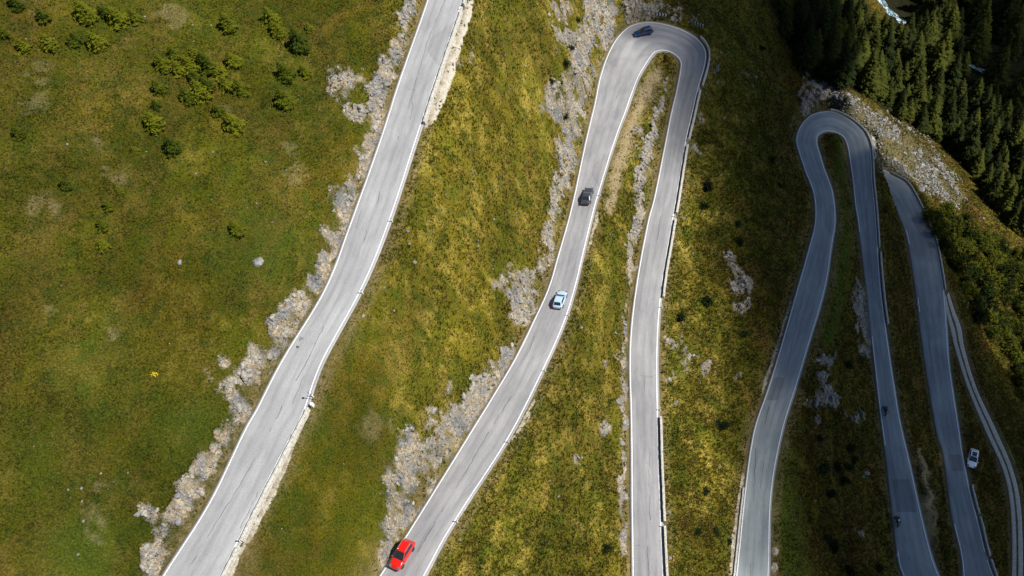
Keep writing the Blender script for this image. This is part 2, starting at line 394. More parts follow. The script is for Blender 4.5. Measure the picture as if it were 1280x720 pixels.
lay = blobs(px, py, LAYBY, .5) * (sd > 0)
blend = sstep(.45 + lay * 3.6, 1.9 + lay * 3.8, de)
rock = rock * (1 - lay)
Zt = benchz * (1 - blend) + Zt * blend
stream_px = stroke([(1085, -40, 1), (1098, 0, 1), (1108, 14, 1), (1122, 24, 1), (1140, 40, 1), (1170, 60, 1), (1215, 85, 1)])
H = Zt.reshape(GX.shape)

def ground(x, y):
    i = int(np.clip(np.searchsorted(gx, x) - 1, 0, len(gx) - 2)); j = int(np.clip(np.searchsorted(gy, y) - 1, 0, len(gy) - 2))
    fx = (x - gx[i]) / (gx[i + 1] - gx[i]); fy = (y - gy[j]) / (gy[j + 1] - gy[j])
    return (H[j, i] * (1 - fx) + H[j, i + 1] * fx) * (1 - fy) + (H[j + 1, i] * (1 - fx) + H[j + 1, i + 1] * fx) * fy
def ground_v(x, y):
    i = np.clip(np.searchsorted(gx, x) - 1, 0, len(gx) - 2); j = np.clip(np.searchsorted(gy, y) - 1, 0, len(gy) - 2)
    fx = (x - gx[i]) / (gx[i + 1] - gx[i]); fy = (y - gy[j]) / (gy[j + 1] - gy[j])
    return (H[j, i] * (1 - fx) + H[j, i + 1] * fx) * (1 - fy) + (H[j + 1, i] * (1 - fx) + H[j + 1, i + 1] * fx) * fy
def sample(F_, x, y):           # any terrain field at points
    G = F_.reshape(GX.shape)
    i = np.clip(np.searchsorted(gx, x) - 1, 0, len(gx) - 2); j = np.clip(np.searchsorted(gy, y) - 1, 0, len(gy) - 2)
    return G[j, i]
def hit(px, py):                # where the sight line of a pixel meets the ground
    d = ray(px, py); d = d / np.linalg.norm(d); t = 20.0
    t0 = t
    while t < 600:
        p = CAM + d * t
        if p[2] < ground(p[0], p[1]):
            lo, hi = t0, t
            for _ in range(14):
                m = (lo + hi) / 2; q = CAM + d * m
                if q[2] < ground(q[0], q[1]): hi = m
                else: lo = m
            return CAM + d * hi
        t0 = t; t += .8
    return CAM + d * 300
# ------------------------------------------------------------------ ground colours: sward hues by patch and region, forest floor darkened as shade
def grass_colour(x, y, px, py, rk, lush_shade, dirt, seed=0):
    a = fbm(x / 14, y / 14, 41, 4); b = fbm(x / 3.5, y / 3.5, 43, 3); c = fbm(x / .9, y / .9, 47, 2)
    green = np.array([.056, .060, .0035]); olive = np.array([.084, .070, .005]); straw = np.array([.175, .140, .026]); brown = np.array([.082, .054, .012]); deep = np.array([.034, .050, .005])
    g = sstep(.38, .64, a * .6 + b * .4 - .085 * (1 - sstep(330, 520, px)))[:, None]
    col = green * (1 - g) + olive * g
    mid = sstep(420, 560, px) * (1 - sstep(880, 960, px))
    st = np.clip(sstep(.50, .72, b * .55 + c * .45) * (.32 + .75 * mid) + mid * .14, 0, 1)[:, None]
    col = col * (1 - st) + straw * st
    br = sstep(.50, .68, fbm(x / 7, y / 7, 53, 3) * .7 + c * .3)
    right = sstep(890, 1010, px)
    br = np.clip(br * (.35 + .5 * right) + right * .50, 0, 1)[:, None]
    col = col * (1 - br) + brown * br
    dr = sstep(.52, .66, fbm(x / 3.2, y / 15, 67, 4) * .75 + c * .25)[:, None] * (.26 - .10 * mid[:, None])
    col = col * (1 - dr) + np.array([.108, .068, .016]) * dr
    dk = (sstep(.56, .7, fbm(x / 1.6, y / 1.6, 59, 3)) * .6)[:, None]
    col = col * (1 - dk) + deep * dk
    lf = (1 - sstep(330, 520, px))[:, None]; col = col * (1 - lf * np.array([.20, .19, .1]))
    stk = fbm(x / 7, y / 1.3, 97, 3); bl_ = fbm(x / 11, y / 11, 99, 3)
    col = col * (1 + .14 * mid[:, None]) * (1 + (stk - .5)[:, None] * .6 * mid[:, None]) * (1 + (bl_ - .5)[:, None] * .85)
    l = np.clip(lush_shade, 0, 1)[:, None] * .8
    col = col * (1 - l) + np.array([.045, .068, .008]) * l
    d = np.clip(dirt * 1.2 - .2 * c, 0, 1)[:, None] * .9
    col = col * (1 - d) + np.array([.235, .185, .11]) * d
    return col
gcol = grass_colour(XS, Y, px, py, rk, lush_shade, dirt)
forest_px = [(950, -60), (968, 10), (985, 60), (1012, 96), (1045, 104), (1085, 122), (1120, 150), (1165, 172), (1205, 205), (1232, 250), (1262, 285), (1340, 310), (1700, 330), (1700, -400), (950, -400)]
def inpoly(x, y, P):
    r = np.zeros(np.shape(x), bool); n_ = len(P)
    for i in range(n_):
        x1, y1 = P[i]; x2, y2 = P[(i + 1) % n_]
        c = ((y1 > y) != (y2 > y)) & (x < (x2 - x1) * (y - y1) / (y2 - y1 + 1e-12) + x1)
        r ^= c
    return r
CLEAR = [(1072, -30, 16), (1082, -8, 14), (1090, 8, 13), (1100, 22, 9), (1110, 32, 7)]
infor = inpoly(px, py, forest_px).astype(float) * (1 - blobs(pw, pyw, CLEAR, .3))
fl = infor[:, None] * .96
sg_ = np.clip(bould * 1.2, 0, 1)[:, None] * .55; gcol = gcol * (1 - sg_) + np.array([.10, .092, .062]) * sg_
gcol = gcol * (1 - fl) + np.array([.010, .011, .005]) * fl  # near-black forest floor: shade among the trees put into the colour

# ---- materials of the ground
t = NT('mountainside')
p = t.pos(); gc = t.attr('gcol', 'Color')
n1 = t.noise(p, 4.2, 5, .72); n2 = t.noise(p, .9, 4, .6)
grass = t.mix(1.0, gc, t.ramp(n1, [(.24, (.30, .31, .28)), (.48, (.88, .88, .86)), (.62, (1.5, 1.42, 1.3)), (.8, (2.4, 2.2, 1.8))]), 'MULTIPLY')
# rock: pale limestone, grey-blue slabs, tan earth, dark joints
st = t.scale(p, (1.0, .55, .38))
rn = t.noise(st, .55, 6, .65, .6)
rockc = t.ramp(rn, [(.26, (.10, .105, .115)), (.38, (.19, .195, .205)), (.46, (.27, .26, .245)), (.52, (.29, .23, .15)), (.58, (.42, .38, .31)), (.66, (.22, .215, .21)), (.8, (.35, .335, .31))])
jo = t.voro(t.scale(p, (1.2, .8, .9)), 1.5, 'DISTANCE_TO_EDGE')
jf = t.ramp(jo, [(.0, (.42, .42, .42)), (.05, (.9, .9, .9)), (.2, (1, 1, 1))])
rockc = t.mix(.75, t.mix(1.0, rockc, (.90, .875, .83), 'MULTIPLY'), jf, 'MULTIPLY')
sp = t.noise(p, 5.0, 4, .7)
rockc = t.mix(.9, rockc, t.ramp(sp, [(.3, (.38, .37, .36)), (.48, (.9, .9, .9)), (.72, (1.45, 1.42, 1.35))]), 'MULTIPLY')
sp2 = t.noise(st, 1.9, 5, .7, .4)
rockc = t.mix(.8, rockc, t.ramp(sp2, [(.34, (.45, .43, .40)), (.5, (.95, .95, .95)), (.7, (1.25, 1.24, 1.2))]), 'MULTIPLY')
rm = t.math('SUBTRACT', t.math('ADD', t.attr('rock'), t.math('MULTIPLY', n2, .55)), .50)
rm = t.math('ADD', rm, t.math('MULTIPLY', t.math('SUBTRACT', n1, .5), 1.25))
rm = t.ramp(rm, [(.10, 0.), (.52, 1.)])
base = t.mix(rm, grass, rockc)
pl = t.math('ADD', t.attr('pale'), t.math('MULTIPLY', t.math('SUBTRACT', n1, .5), 1.0))
plc = t.ramp(sp, [(.3, (.30, .275, .22)), (.55, (.50, .46, .39)), (.75, (.62, .59, .52))])
base = t.mix(t.ramp(pl, [(.4, 0.), (.6, 1.)]), base, plc)
# verge: brown earth strip beside the carriageways
vg = t.math('MULTIPLY', t.attr('verge'), t.ramp(n2, [(.35, .25), (.65, 1.)]))
base = t.mix(vg, base, t.ramp(n1, [(.3, (.09, .062, .03)), (.7, (.23, .18, .10))]))
t.col(base); t.p(Roughness=.95); t.b.inputs['Specular IOR Level'].default_value = .06
hgt = t.math('ADD', t.math('MULTIPLY', n1, .5), t.math('ADD', t.math('MULTIPLY', sp, .6), t.math('MULTIPLY', t.math('MULTIPLY', jo, rm), .8)))
t.bump(hgt, .9, .28)
M_ground = t.m

def road_mat(name, light, dark):
    t = NT(name); uv = t.uv()
    s = t.scale(uv, (1.5, .05, 1)); a = t.noise(s, 1.6, 5, .6, .3)
    b = t.noise(t.pos(), .12, 4, .6); c = t.noise(t.pos(), 7, 3, .75); e = t.noise(t.scale(uv, (6, .12, 1)), 2.2, 3, .7)
    col = t.mix(t.ramp(a, [(.38, 0.), (.62, 1.)]), dark, light)
    col = t.mix(.8, col, t.ramp(b, [(.3, (.82, .82, .83)), (.7, (1.12, 1.11, 1.09))]), 'MULTIPLY')
    col = t.mix(.55, col, t.ramp(c, [(.3, (.72, .72, .72)), (.7, (1.25, 1.25, 1.24))]), 'MULTIPLY')
    col = t.mix(.55, col, t.ramp(e, [(.3, (.8, .8, .8)), (.7, (1.12, 1.12, 1.12))]), 'MULTIPLY')
    # wheel tracks polished lighter, a darker oil line between them
    sx = t.n('ShaderNodeSeparateXYZ'); t.l(uv, sx.inputs[0])
    w = t.math('ABSOLUTE', t.math('SINE', t.math('MULTIPLY', sx.outputs[0], math.pi * 4)))
    col = t.mix(.6, col, t.ramp(w, [(.1, (.84, .84, .85)), (.9, (1.06, 1.06, 1.06))]), 'MULTIPLY')
    # sealed repair patches
    v = t.voro(t.scale(uv, (.8, .03, 1)), 1.6, 'F1', 'Color'); sv = t.n('ShaderNodeSeparateColor'); t.l(v, sv.inputs[0])
    pm = t.ramp(sv.outputs[0], [(.0, .80), (.14, .80), (.16, 1.), (.9, 1.), (.92, 1.1)])
    col = t.mix(.55, col, pm, 'MULTIPLY')
    t.col(col); t.p(Roughness=.82); t.b.inputs['Specular IOR Level'].default_value = .3
    t.bump(c, .25, .02)
    return t.m
M_road = road_mat('pale_worn_asphalt', (.315, .316, .32), (.262, .264, .268))
M_road2 = road_mat('grey_worn_asphalt', (.275, .273, .277), (.21, .21, .216))
M_road4 = road_mat('dark_asphalt', (.25, .276, .277), (.19, .21, .214))
t = NT('worn_white_paint'); nn = t.noise(t.pos(), 5, 4, .7)
t.col(t.ramp(nn, [(.33, (.33, .33, .33)), (.46, (.68, .67, .65)), (.8, (.80, .79, .77))])); t.p(Roughness=.7); M_white = t.m
t = NT('faded_orange_paint'); nn = t.noise(t.pos(), 4, 4, .7)
t.col(t.ramp(nn, [(.35, (.17, .15, .14)), (.6, (.36, .20, .08))])); t.p(Roughness=.8); M_orange = t.m
M_seam = plain('tar', (.045, .045, .048), .7)
t = NT('stone_parapet'); v = t.voro(t.obj(), 2.6, 'DISTANCE_TO_EDGE'); nn = t.noise(t.obj(), 3, 5, .65)
c = t.ramp(nn, [(.3, (.26, .24, .21)), (.5, (.42, .40, .35)), (.7, (.55, .53, .47))])
c = t.mix(.8, c, t.ramp(v, [(0, (.45, .44, .42)), (.06, (1, 1, 1))]), 'MULTIPLY'); t.col(c); t.p(Roughness=.9); t.bump(v, .6, .05); M_wall = t.m
t = NT('gravel_track'); uvn = t.noise(t.pos(), 4, 5, .7); n3 = t.noise(t.pos(), .5, 3)
c = t.ramp(uvn, [(.32, (.27, .235, .185)), (.5, (.45, .40, .33)), (.7, (.60, .54, .45))]); sx = t.n('ShaderNodeSeparateXYZ'); t.l(t.uv(), sx.inputs[0])
md = t.math('ABSOLUTE', t.math('SUBTRACT', sx.outputs[0], .5)); md = t.math('ADD', md, t.math('MULTIPLY', t.math('SUBTRACT', n3, .5), .12))
c = t.mix(t.ramp(md, [(.06, 1.), (.15, 0.)]), c, (.07, .062, .026)); t.col(c); t.p(Roughness=.95); t.bump(uvn, .6, .05); M_track = t.m

# ---- the ground sheet
nx, ny = len(gx), len(gy)
idx = np.arange(nx * ny).reshape(ny, nx)
quads = np.stack([idx[:-1, :-1], idx[:-1, 1:], idx[1:, 1:], idx[1:, :-1]], -1).reshape(-1, 4)
g = mesh_np('mountainside', np.stack([X, Y, Zt], 1), quads, M_ground, smooth=True)
tag(g, kind='structure')
verge = np.maximum(sstep(.2, .5, lay) * (de < 4.2) * (de > 0) * .55, 0) * 0 + (1 - sstep(.5, 1.9, de)) * (1 - rk) * .85
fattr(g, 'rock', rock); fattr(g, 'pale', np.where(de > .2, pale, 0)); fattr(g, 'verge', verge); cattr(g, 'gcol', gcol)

# ---- carriageways
def strip(r, fr, dz, i0=0, i1=None):
    """points across the road at fractions fr, lifted dz"""
    i1 = len(r.C) if i1 is None else i1
    return np.stack([r.L[i0:i1] + (r.R[i0:i1] - r.L[i0:i1]) * f + np.array([0, 0, dz]) for f in fr], 1)
def grid_faces(m, k):
    a = np.arange(m * k).reshape(m, k)
    return np.stack([a[:-1, :-1], a[1:, :-1], a[1:, 1:], a[:-1, 1:]], -1).reshape(-1, 4)
def set_uv(o, UV):
    me = o.data; lay = me.uv_layers.new(name='UVMap')
    li = np.empty(len(me.loops), np.int32); me.loops.foreach_get('vertex_index', li)
    lay.data.foreach_set('uv', np.ascontiguousarray(UV[li], np.float32).ravel())
def up_faces(V, Fc):
    a, b, c = V[Fc[:, 0]], V[Fc[:, 1]], V[Fc[:, 2]]
    flip = np.cross(b - a, c - a)[:, 2] < 0
    Fc = Fc.copy(); Fc[flip] = Fc[flip][:, ::-1]
    return Fc
def build_road(name, r, mat, crown=.05):
    fr = np.array([-.06, -.035, 0, .12, .25, .375, .5, .625, .75, .88, 1, 1.035, 1.06]); P = strip(r, fr, 0)
    prof = np.array([-.55, -.05, 0, crown * .4, crown * .75, crown * .95, crown, crown * .95, crown * .75, crown * .4, 0, -.05, -.55])
    P[:, :, 2] += prof[None]
    m, k = P.shape[:2]; V = P.reshape(-1, 3)
    o = mesh_np(name, V, up_faces(V, grid_faces(m, k)), mat, smooth=True)
    set_uv(o, np.stack([np.tile(fr, m), np.repeat(r.s, k)], 1))
    return tag(o, kind='structure')
def edge_line(r, f_off, wd, side, i0, i1, parent, mat=M_white, name='edge_line', wob=.02):
    """painted line wd metres wide, f_off metres in from the edge"""
    L, Rr = (r.L, r.R) if side < 0 else (r.R, r.L)
    i1 = min(i1, len(r.C))
    d = (Rr - L)[i0:i1]; d = d / np.linalg.norm(d, axis=1)[:, None]
    k = (np.array([fbm(s * .35, s * 0 + 3.3 * side, 5, 2) for s in [r.s[i0:i1]]])[0] - .5) * 2 * wob
    a = L[i0:i1] + d * (f_off + k)[:, None]; b = L[i0:i1] + d * (f_off + wd + k)[:, None]
    a = a + [0, 0, .012]; b = b + [0, 0, .022]
    P = np.stack([a, b], 1); V = P.reshape(-1, 3)
    o = mesh_np(name, V, up_faces(V, grid_faces(len(a), 2)), mat, parent)
    return o
def rng(r, a, b):                 # index range between two pixels
    i, j = r.near_px(*a), r.near_px(*b); return (min(i, j), max(i, j) + 1)
road_a = build_road('road', RD1, M_road); road_b = build_road('road', RD2, M_road2); road_c = build_road('road', RD4, M_road4)
tr = build_road('gravel_track', TRK, M_track, .0)
edge_line(RD1, .10, .17, -1, 0, 9999, road_a); edge_line(RD1, .12, .15, 1, 0, 9999, road_a)
edge_line(RD2, .10, .17, -1, 0, 9999, road_b); edge_line(RD2, .10, .17, 1, 0, 9999, road_b)
edge_line(RD4, .06, .15, -1, *rng(RD4, (940, 890), (1078, 228)), road_c)
i0, i1 = rng(RD4, (1080, 225), (1112, 560)); edge_line(RD4, .06, .15, -1, i0, i1, road_c)
i0, i1 = rng(RD4, (1112, 560), (1222, 700)); edge_line(RD4, .06, .15, -1, i0, i1, road_c)
edge_line(RD4, .06, .14, 1, *rng(RD4, (940, 890), (1085, 290)), road_c)
edge_line(RD4, .06, .14, 1, *rng(RD4, (1101, 420), (1112, 560)), road_c)
edge_line(RD4, .06, .14, 1, *rng(RD4, (1143, 690), (1222, 700)), road_c)
edge_line(RD4, .06, .14, -1, *rng(RD4, (1208, 656), (1222, 700)), road_c)
edge_line(RD4, .06, .15, 1, *rng(RD4, (1222, 690), (1090, 205)), road_c)
edge_line(RD4, .1, .14, -1, *rng(RD4, (1160, 372), (1166, 390)), road_c); edge_line(RD4, .1, .14, -1, *rng(RD4, (1150, 285), (1154, 305)), road_c)

def near_road(pxy):
    best = None
    for r in (RD1, RD2, RD4):
        x, y, _ = to_px(r.C); k = int(np.argmin((x - pxy[0]) ** 2 + (y - pxy[1]) ** 2)); d = (x[k] - pxy[0]) ** 2 + (y[k] - pxy[1]) ** 2
        if best is None or d < best[0]: best = (d, r, k)
    return best[1], best[2]
def on_road(pxy, dz=0):           # point of the carriageway under a pixel
    r, k = near_road(pxy); z = r.C[k, 2] - ZC
    P = at_z(pxy[0], pxy[1], z)
    k = int(np.argmin(np.linalg.norm(r.C[:, :2] - P[:2], axis=1)))
    lat = np.clip(np.dot(P[:2] - r.C[k, :2], r.n[k]) / r.w[k], -1, 1)
    P[2] = r.C[k, 2] + .05 * (1 - lat * lat) + dz
    return P
def seam(parent, pts, wd=.06, name='tar_seam', mat=M_seam, jit=.10):
    P = [on_road(q, .010) for q in pts]; out = []
    for a, b in zip(P, P[1:]):
        m = max(1, int(np.linalg.norm(b - a) / .6))
        out += [a + (b - a) * k / m for k in range(m)]
    out.append(P[-1]); out = np.array(out); T = np.gradient(out, axis=0); Nn = np.stack([-T[:, 1], T[:, 0], T[:, 0] * 0], 1); Nn /= np.linalg.norm(Nn, axis=1)[:, None]
    j = np.array([rnd.gauss(0, jit) * .5 for _ in out])[:, None]; w_ = np.array([wd * rnd.uniform(.5, 1.3) for _ in out])[:, None]
    V = np.stack([out + Nn * (j - w_ / 2), out + Nn * (j + w_ / 2)], 1).reshape(-1, 3)
    return mesh_np(name, V, up_faces(V, grid_faces(len(out), 2)), mat, parent)
for pts in ([(557, 0), (537, 45), (525, 85), (512, 130), (497, 175)], [(475, 240), (471, 256)], [(459, 288), (455, 304)], [(429, 327), (420, 342), (412, 360), (396, 386)], [(405, 408), (392, 435), (378, 463), (370, 476)],
            [(353, 508), (337, 540)], [(319, 572), (303, 602), (289, 626), (283, 632), (262, 668), (240, 705)], [(510, 112), (516, 113)]):
    seam(road_a, pts)
for pts in ([(640, 495), (617, 530)], [(611, 540), (590, 577), (552, 640)], [(545, 652), (522, 690)], [(790, 85), (779, 106), (769, 126)], [(758, 142), (751, 160)], [(725, 280), (720, 298)], [(795, 682), (812, 679), (829, 676)], [(809, 680), (810, 700), (812, 740)],
            [(800, 200), (797, 210)]):
    seam(road_b, pts, .06)
for pts in ([(945, 560), (941, 640), (938, 720)], [(1003, 372), (997, 400), (985, 455)], [(962, 508), (956, 530)], [(1192, 580), (1186, 560)]):
    seam(road_c, pts, .07)
# faded orange survey marks sprayed on the lower road
seam(road_c, [(1140, 631), (1142, 639)], .45, 'faded_mark', M_orange, .1); seam(road_c, [(1137, 657), (1150, 659)], .12, 'faded_mark', M_orange, .05)
seam(road_c, [(1189, 573), (1196, 583)], .3, 'faded_mark', M_orange, .2)
# dark tar spot with its grey stain on the highest road
def spot(pxy, a, b, ang, mat, name, parent):
    P = on_road(pxy, .014); V = [P]; m = 14
    for k in range(m):
        th = 2 * math.pi * k / m; q = .85 + .3 * rnd.random(); x = a * math.cos(th) * q; y = b * math.sin(th) * q
        V.append(P + np.array([x * math.cos(ang) - y * math.sin(ang), x * math.sin(ang) + y * math.cos(ang), 0]))
    Fc = np.array([[0, 1 + k, 1 + (k + 1) % m] for k in range(m)])
    return mesh_np(name, np.array(V), Fc, mat, parent)
M_stain = plain('oil_stain', (.17, .168, .17), .8, var=.3, sc=3)
spot((373.8, 430.5), .27, .62, -.2, M_seam, 'tar_spot', road_a)
spot((378, 422), .30, .62, -.6, M_stain, 'oil_stain', road_a); spot((381, 418), .22, .35, -.6, M_stain, 'oil_stain', road_a)

# sealed repair patches let into the carriageways
def patch(r, a, b, f0, f1, parent, mat, name='road_patch'):
    i0, i1 = rng(r, a, b); P = strip(r, np.linspace(f0, f1, 6), 0, i0, i1)
    fr_ = np.linspace(f0, f1, 6); P[:, :, 2] += (.05 * (1 - (2 * fr_ - 1) ** 2) + .006)[None]
    j_ = np.array([rnd.uniform(-.05, .05) for _ in range(len(P))]); P[:, 0] += (r.R - r.L)[i0:i1] * (j_ * .15)[:, None]; P[:, -1] += (r.R - r.L)[i0:i1] * (j_[::-1] * .15)[:, None]
    V = P.reshape(-1, 3); o = mesh_np(name, V, up_faces(V, grid_faces(len(P), 6)), mat, parent); set_uv(o, np.stack([np.tile(fr_, len(P)), np.repeat(r.s[i0:i1], 6)], 1)); return o
M_patch4 = road_mat('dark_patched_asphalt', (.175, .19, .193), (.14, .153, .158))
patch(RD4, (1126, 600), (1136, 640), .12, .86, road_c, M_patch4); patch(RD4, (1190, 570), (1195, 590), .3, .85, road_c, M_patch4); patch(RD4, (975, 470), (966, 500), .1, .5, road_c, M_patch4)
for pts in ([(512, 150), (516, 135), (514, 122)], [(440, 300), (446, 285), (452, 262)], [(365, 505), (372, 488), (380, 470)], [(300, 660), (311, 640), (322, 615)], [(245, 690), (252, 672)]): seam(road_a, pts, .045)
for pts in ([(655, 450), (663, 436), (668, 420)], [(700, 345), (705, 330)], [(812, 560), (811, 600), (813, 650)], [(806, 470), (804, 520)], [(826, 270), (822, 300)], [(800, 470), (812, 471), (821, 469)]): seam(road_b, pts, .045)
for pts in ([(1026, 270), (1028, 250)], [(1082, 290), (1090, 350), (1096, 400)], [(1112, 560), (1122, 610)], [(1160, 420), (1168, 480)], [(1196, 640), (1204, 690)], [(950, 610), (958, 560)]): seam(road_c, pts, .05)
SKY_STRENGTH=.075; SUN_STRENGTH=5.0; EXPOSURE=.66; CLOUD_DENSITY=.15
# ------------------------------------------------------------------ parapet walls, posts, signs
ORD = ['first', 'second', 'third', 'fourth', 'fifth', 'sixth', 'seventh', 'eighth', 'ninth', 'tenth', 'eleventh', 'twelfth', 'thirteenth', 'fourteenth', 'fifteenth', 'sixteenth']
def wall(r, a, b, side, label, off=.22, th=.42, h=.62, group='stone parapets along the outer edge of the road', mat=None):
    i0, i1 = rng(r, a, b); i1 = max(i1, i0 + 3)
    E = (r.L if side < 0 else r.R)[i0:i1]; O = (r.R if side < 0 else r.L)[i0:i1]
    d = E - O; d[:, 2] = 0; d /= np.linalg.norm(d, axis=1)[:, None]
    base = E + d * off
    m = len(base); jt = np.array([rnd.uniform(-.03, .03) for _ in range(m)]); ji = np.array([rnd.uniform(-.03, .03) for _ in range(m)])
    prof = [(0, -.9), (.02, h * .5), (.03, h - .05), (.08, h), (th - .08, h + .01), (th - .02, h - .06), (th, h * .4), (th + .08, -1.3)]
    P = np.stack([base + d * (o + (ji[:, None] if q else 0)) + np.stack([0 * jt, 0 * jt, z + (jt if z > .3 else 0 * jt)], 1) for q, (o, z) in enumerate(prof)], 1)
    k = len(prof); V = P.reshape(-1, 3); Fq = [tuple(f) for f in grid_faces(m, k)]
    me = bpy.data.meshes.new('parapet_wall')
    Fq.append(tuple(range(k))); Fq.append(tuple(range((m - 1) * k, m * k))[::-1])
    me.from_pydata([tuple(v) for v in V], [], Fq); bm = bmesh.new(); bm.from_mesh(me); bmesh.ops.recalc_face_normals(bm, faces=bm.faces); bm.to_mesh(me); bm.free()
    o = link('parapet_wall', me, mat or M_wall)
    return tag(o, label, 'wall', group)
wall(RD1, (600, -120), (575, 14), 1, 'stone parapet of the highest road running out over the top of the photo')
wall(RD1, (572, 21), (523, 163), 1, 'stone parapet with pale rubble strip behind it on the highest road')
wall(RD1, (378, 526), (288, 690), 1, 'long stone parapet beginning at the white block on the highest road')
wall(RD1, (286, 697), (230, 800), 1, 'stone parapet of the highest road leaving over the bottom edge')
wall(RD2, (874, 42), (872, 112), -1, 'curved stone parapet round the outside of the hairpin with the navy car', .5)
wall(RD2, (871, 118), (859, 178), -1, 'short stone parapet just below the hairpin with the navy car', .3)
wall(RD2, (858, 184), (842, 272), -1, 'middle length of stone parapet along the road below the upper hairpin')
wall(RD2, (840, 279), (827, 374), -1, 'stone parapet ending half way down the middle road')
wall(RD2, (824, 520), (826.5, 654), -1, 'stone parapet starting again low on the middle road')
wall(RD2, (827, 660), (838, 800), -1, 'stone parapet of the middle road leaving over the bottom edge')
wall(RD4, (920, 780), (929, 606), -1, 'low pale stone edging on the uphill side of the lower road', .12, .35, .18)
wall(RD4, (1041, 139), (1099, 308), -1, 'long curved stone parapet round the outside of the lower hairpin', .15, .34, .6)
wall(RD4, (1100, 315), (1111, 405), -1, 'straight stone parapet on the road just below the lower hairpin', .3, .4, .6)
wall(RD4, (1098, 211), (1182, 361), 1, 'curved stone parapet of the lowest road beside the boulder slope and bushes', .1, .34, .6)
wall(RD4, (1212, 606), (1222, 637), 1, 'short stone parapet of the lowest road just below the parked white car', .3, .36, .6)
wall(RD4, (1223, 642), (1240, 690), 1, 'middle stone parapet of the lowest road below the parked white car', .3, .36, .6)
wall(RD4, (1241, 695), (1252, 730), 1, 'stone parapet of the lowest road at the bottom corner', .3, .36, .6)

M_plast = plain('white_plastic', (.78, .78, .76), .5, var=.05)
M_black = plain('black_plastic', (.02, .02, .022), .5)
M_steel = plain('galvanised_steel', (.42, .43, .44), .45, .8)
M_refl = plain('amber_reflector', (.55, .22, .03), .3)
def edge_at(pxy):
    r, k = near_road(pxy); E = [r.L[k], r.R[k]]
    u = [np.hypot(*(np.array(to_px(e)[:2]) - pxy)) for e in E]; s = int(np.argmin(u))
    d = E[s] - E[1 - s]; d[2] = 0; d /= np.linalg.norm(d)
    return E[s], d, r, k
def frame_at(P, fwd, up=(0, 0, 1)):
    f = Vector(fwd).normalized(); u = Vector(up); s = u.cross(f).normalized(); u = f.cross(s)
    M = Matrix((f, s, u)).transposed().to_4x4(); M.translation = Vector(P)
    return M
def guide_post(label, proto=[None]):
    if proto[0] is None:
        t_ = empty('guide_post')
        bm = bmesh.new(); cyl(bm, (0, 0, -.3), (0, 0, .95), .075, .06, 8); mesh_bm('post', bm, M_plast, t_)
        bm = bmesh.new(); cyl(bm, (0, 0, .70), (0, 0, .90), .078, .072, 8); mesh_bm('black_band', bm, M_black, t_)
        bm = bmesh.new(); bx(bm, (-.078, 0, .8), (.02, .05, .12)); mesh_bm('reflector', bm, M_refl, t_)
        proto[0] = t_; o = t_
    else:
        o = proto[0].copy(); COL.objects.link(o)
        for ch in proto[0].children:
            c = ch.copy(); COL.objects.link(c); c.parent = o
    return tag(o, label, 'guide post', 'white guide posts along the road edges')
gp = [((489, 283), .35, 'white guide post beside the highest road level with white rocks'), ((441, 376), .35, 'white guide post on the grassy side of the highest road'), ((388, 503), .4, 'white guide post just above the white block on the highest road'),
      ((577, 17), .25, 'white guide post in the parapet gap high on the highest road'), ((289, 693), .25, 'white guide post in the parapet gap low on the highest road'),
      ((748, 247), .35, 'white guide post beside the dark grey saloon'), ((708, 402), .35, 'white guide post just below the pale blue hatchback'), ((678, 469), .35, 'white guide post above the pale gravel wedge of the second road'),
      ((625, 561), .35, 'white guide post on the second road uphill of the red car'), ((566, 662), .35, 'white guide post on the second road nearest the red car'),
      ((873, 115), .25, 'white guide post in the parapet joint below the navy car'), ((860, 181), .25, 'white guide post in the second parapet joint of the middle road'), ((843, 275), .25, 'white guide post in the third parapet joint of the middle road'),
      ((826, 388), .35, 'white guide post where the parapet of the middle road ends'), ((826, 512), .35, 'white guide post where the parapet of the middle road starts again'), ((828, 657), .25, 'white guide post in the lowest parapet joint of the middle road'),
      ((1146, 382), .25, 'white guide post beside the lowest road across from the gravel track'), ((1123, 698), .25, 'white guide post at the foot of the road with two motorcycles')]
for pxy, off, lb in gp:
    E, d, r, k = edge_at(pxy); P = E + d * off
    P[2] = E[2] - .05
    o = guide_post(lb); o.matrix_world = frame_at(P, d)
# white end block of the parapet and the tall snow pole beside it
E, d, r, k = edge_at((385, 519)); T_ = r.T[k]
bm = bmesh.new(); bx(bm, (0, 0, .2), (.34, .42, .7), bev=.06); bx(bm, (0, 0, .57), (.28, .34, .1), bev=.04)
o = mesh_bm('stone_block', bm, plain('whitewashed_stone', (.74, .71, .64), .85, var=.12)); o.matrix_world = frame_at(E + d * .75, d); tag(o, 'squat whitewashed stone block at the upper end of a parapet', 'block')
o = empty('snow_pole', frame_at(E + d * .5 - T_ * .9 * np.sign(T_[1] + 1e-6) * -1, d)); tag(o, 'tall thin snow pole beside the whitewashed stone block', 'pole')
bm = bmesh.new(); cyl(bm, (0, 0, -.4), (0, 0, 2.0), .045, .03, 8); mesh_bm('pole', bm, plain('weathered_wood', (.16, .12, .08), .8), o)
bm = bmesh.new(); bx(bm, (0, 0, 1.75), (.05, .26, .32)); mesh_bm('marker_plate', bm, plain('teal_enamel', (.10, .26, .27), .4), o)

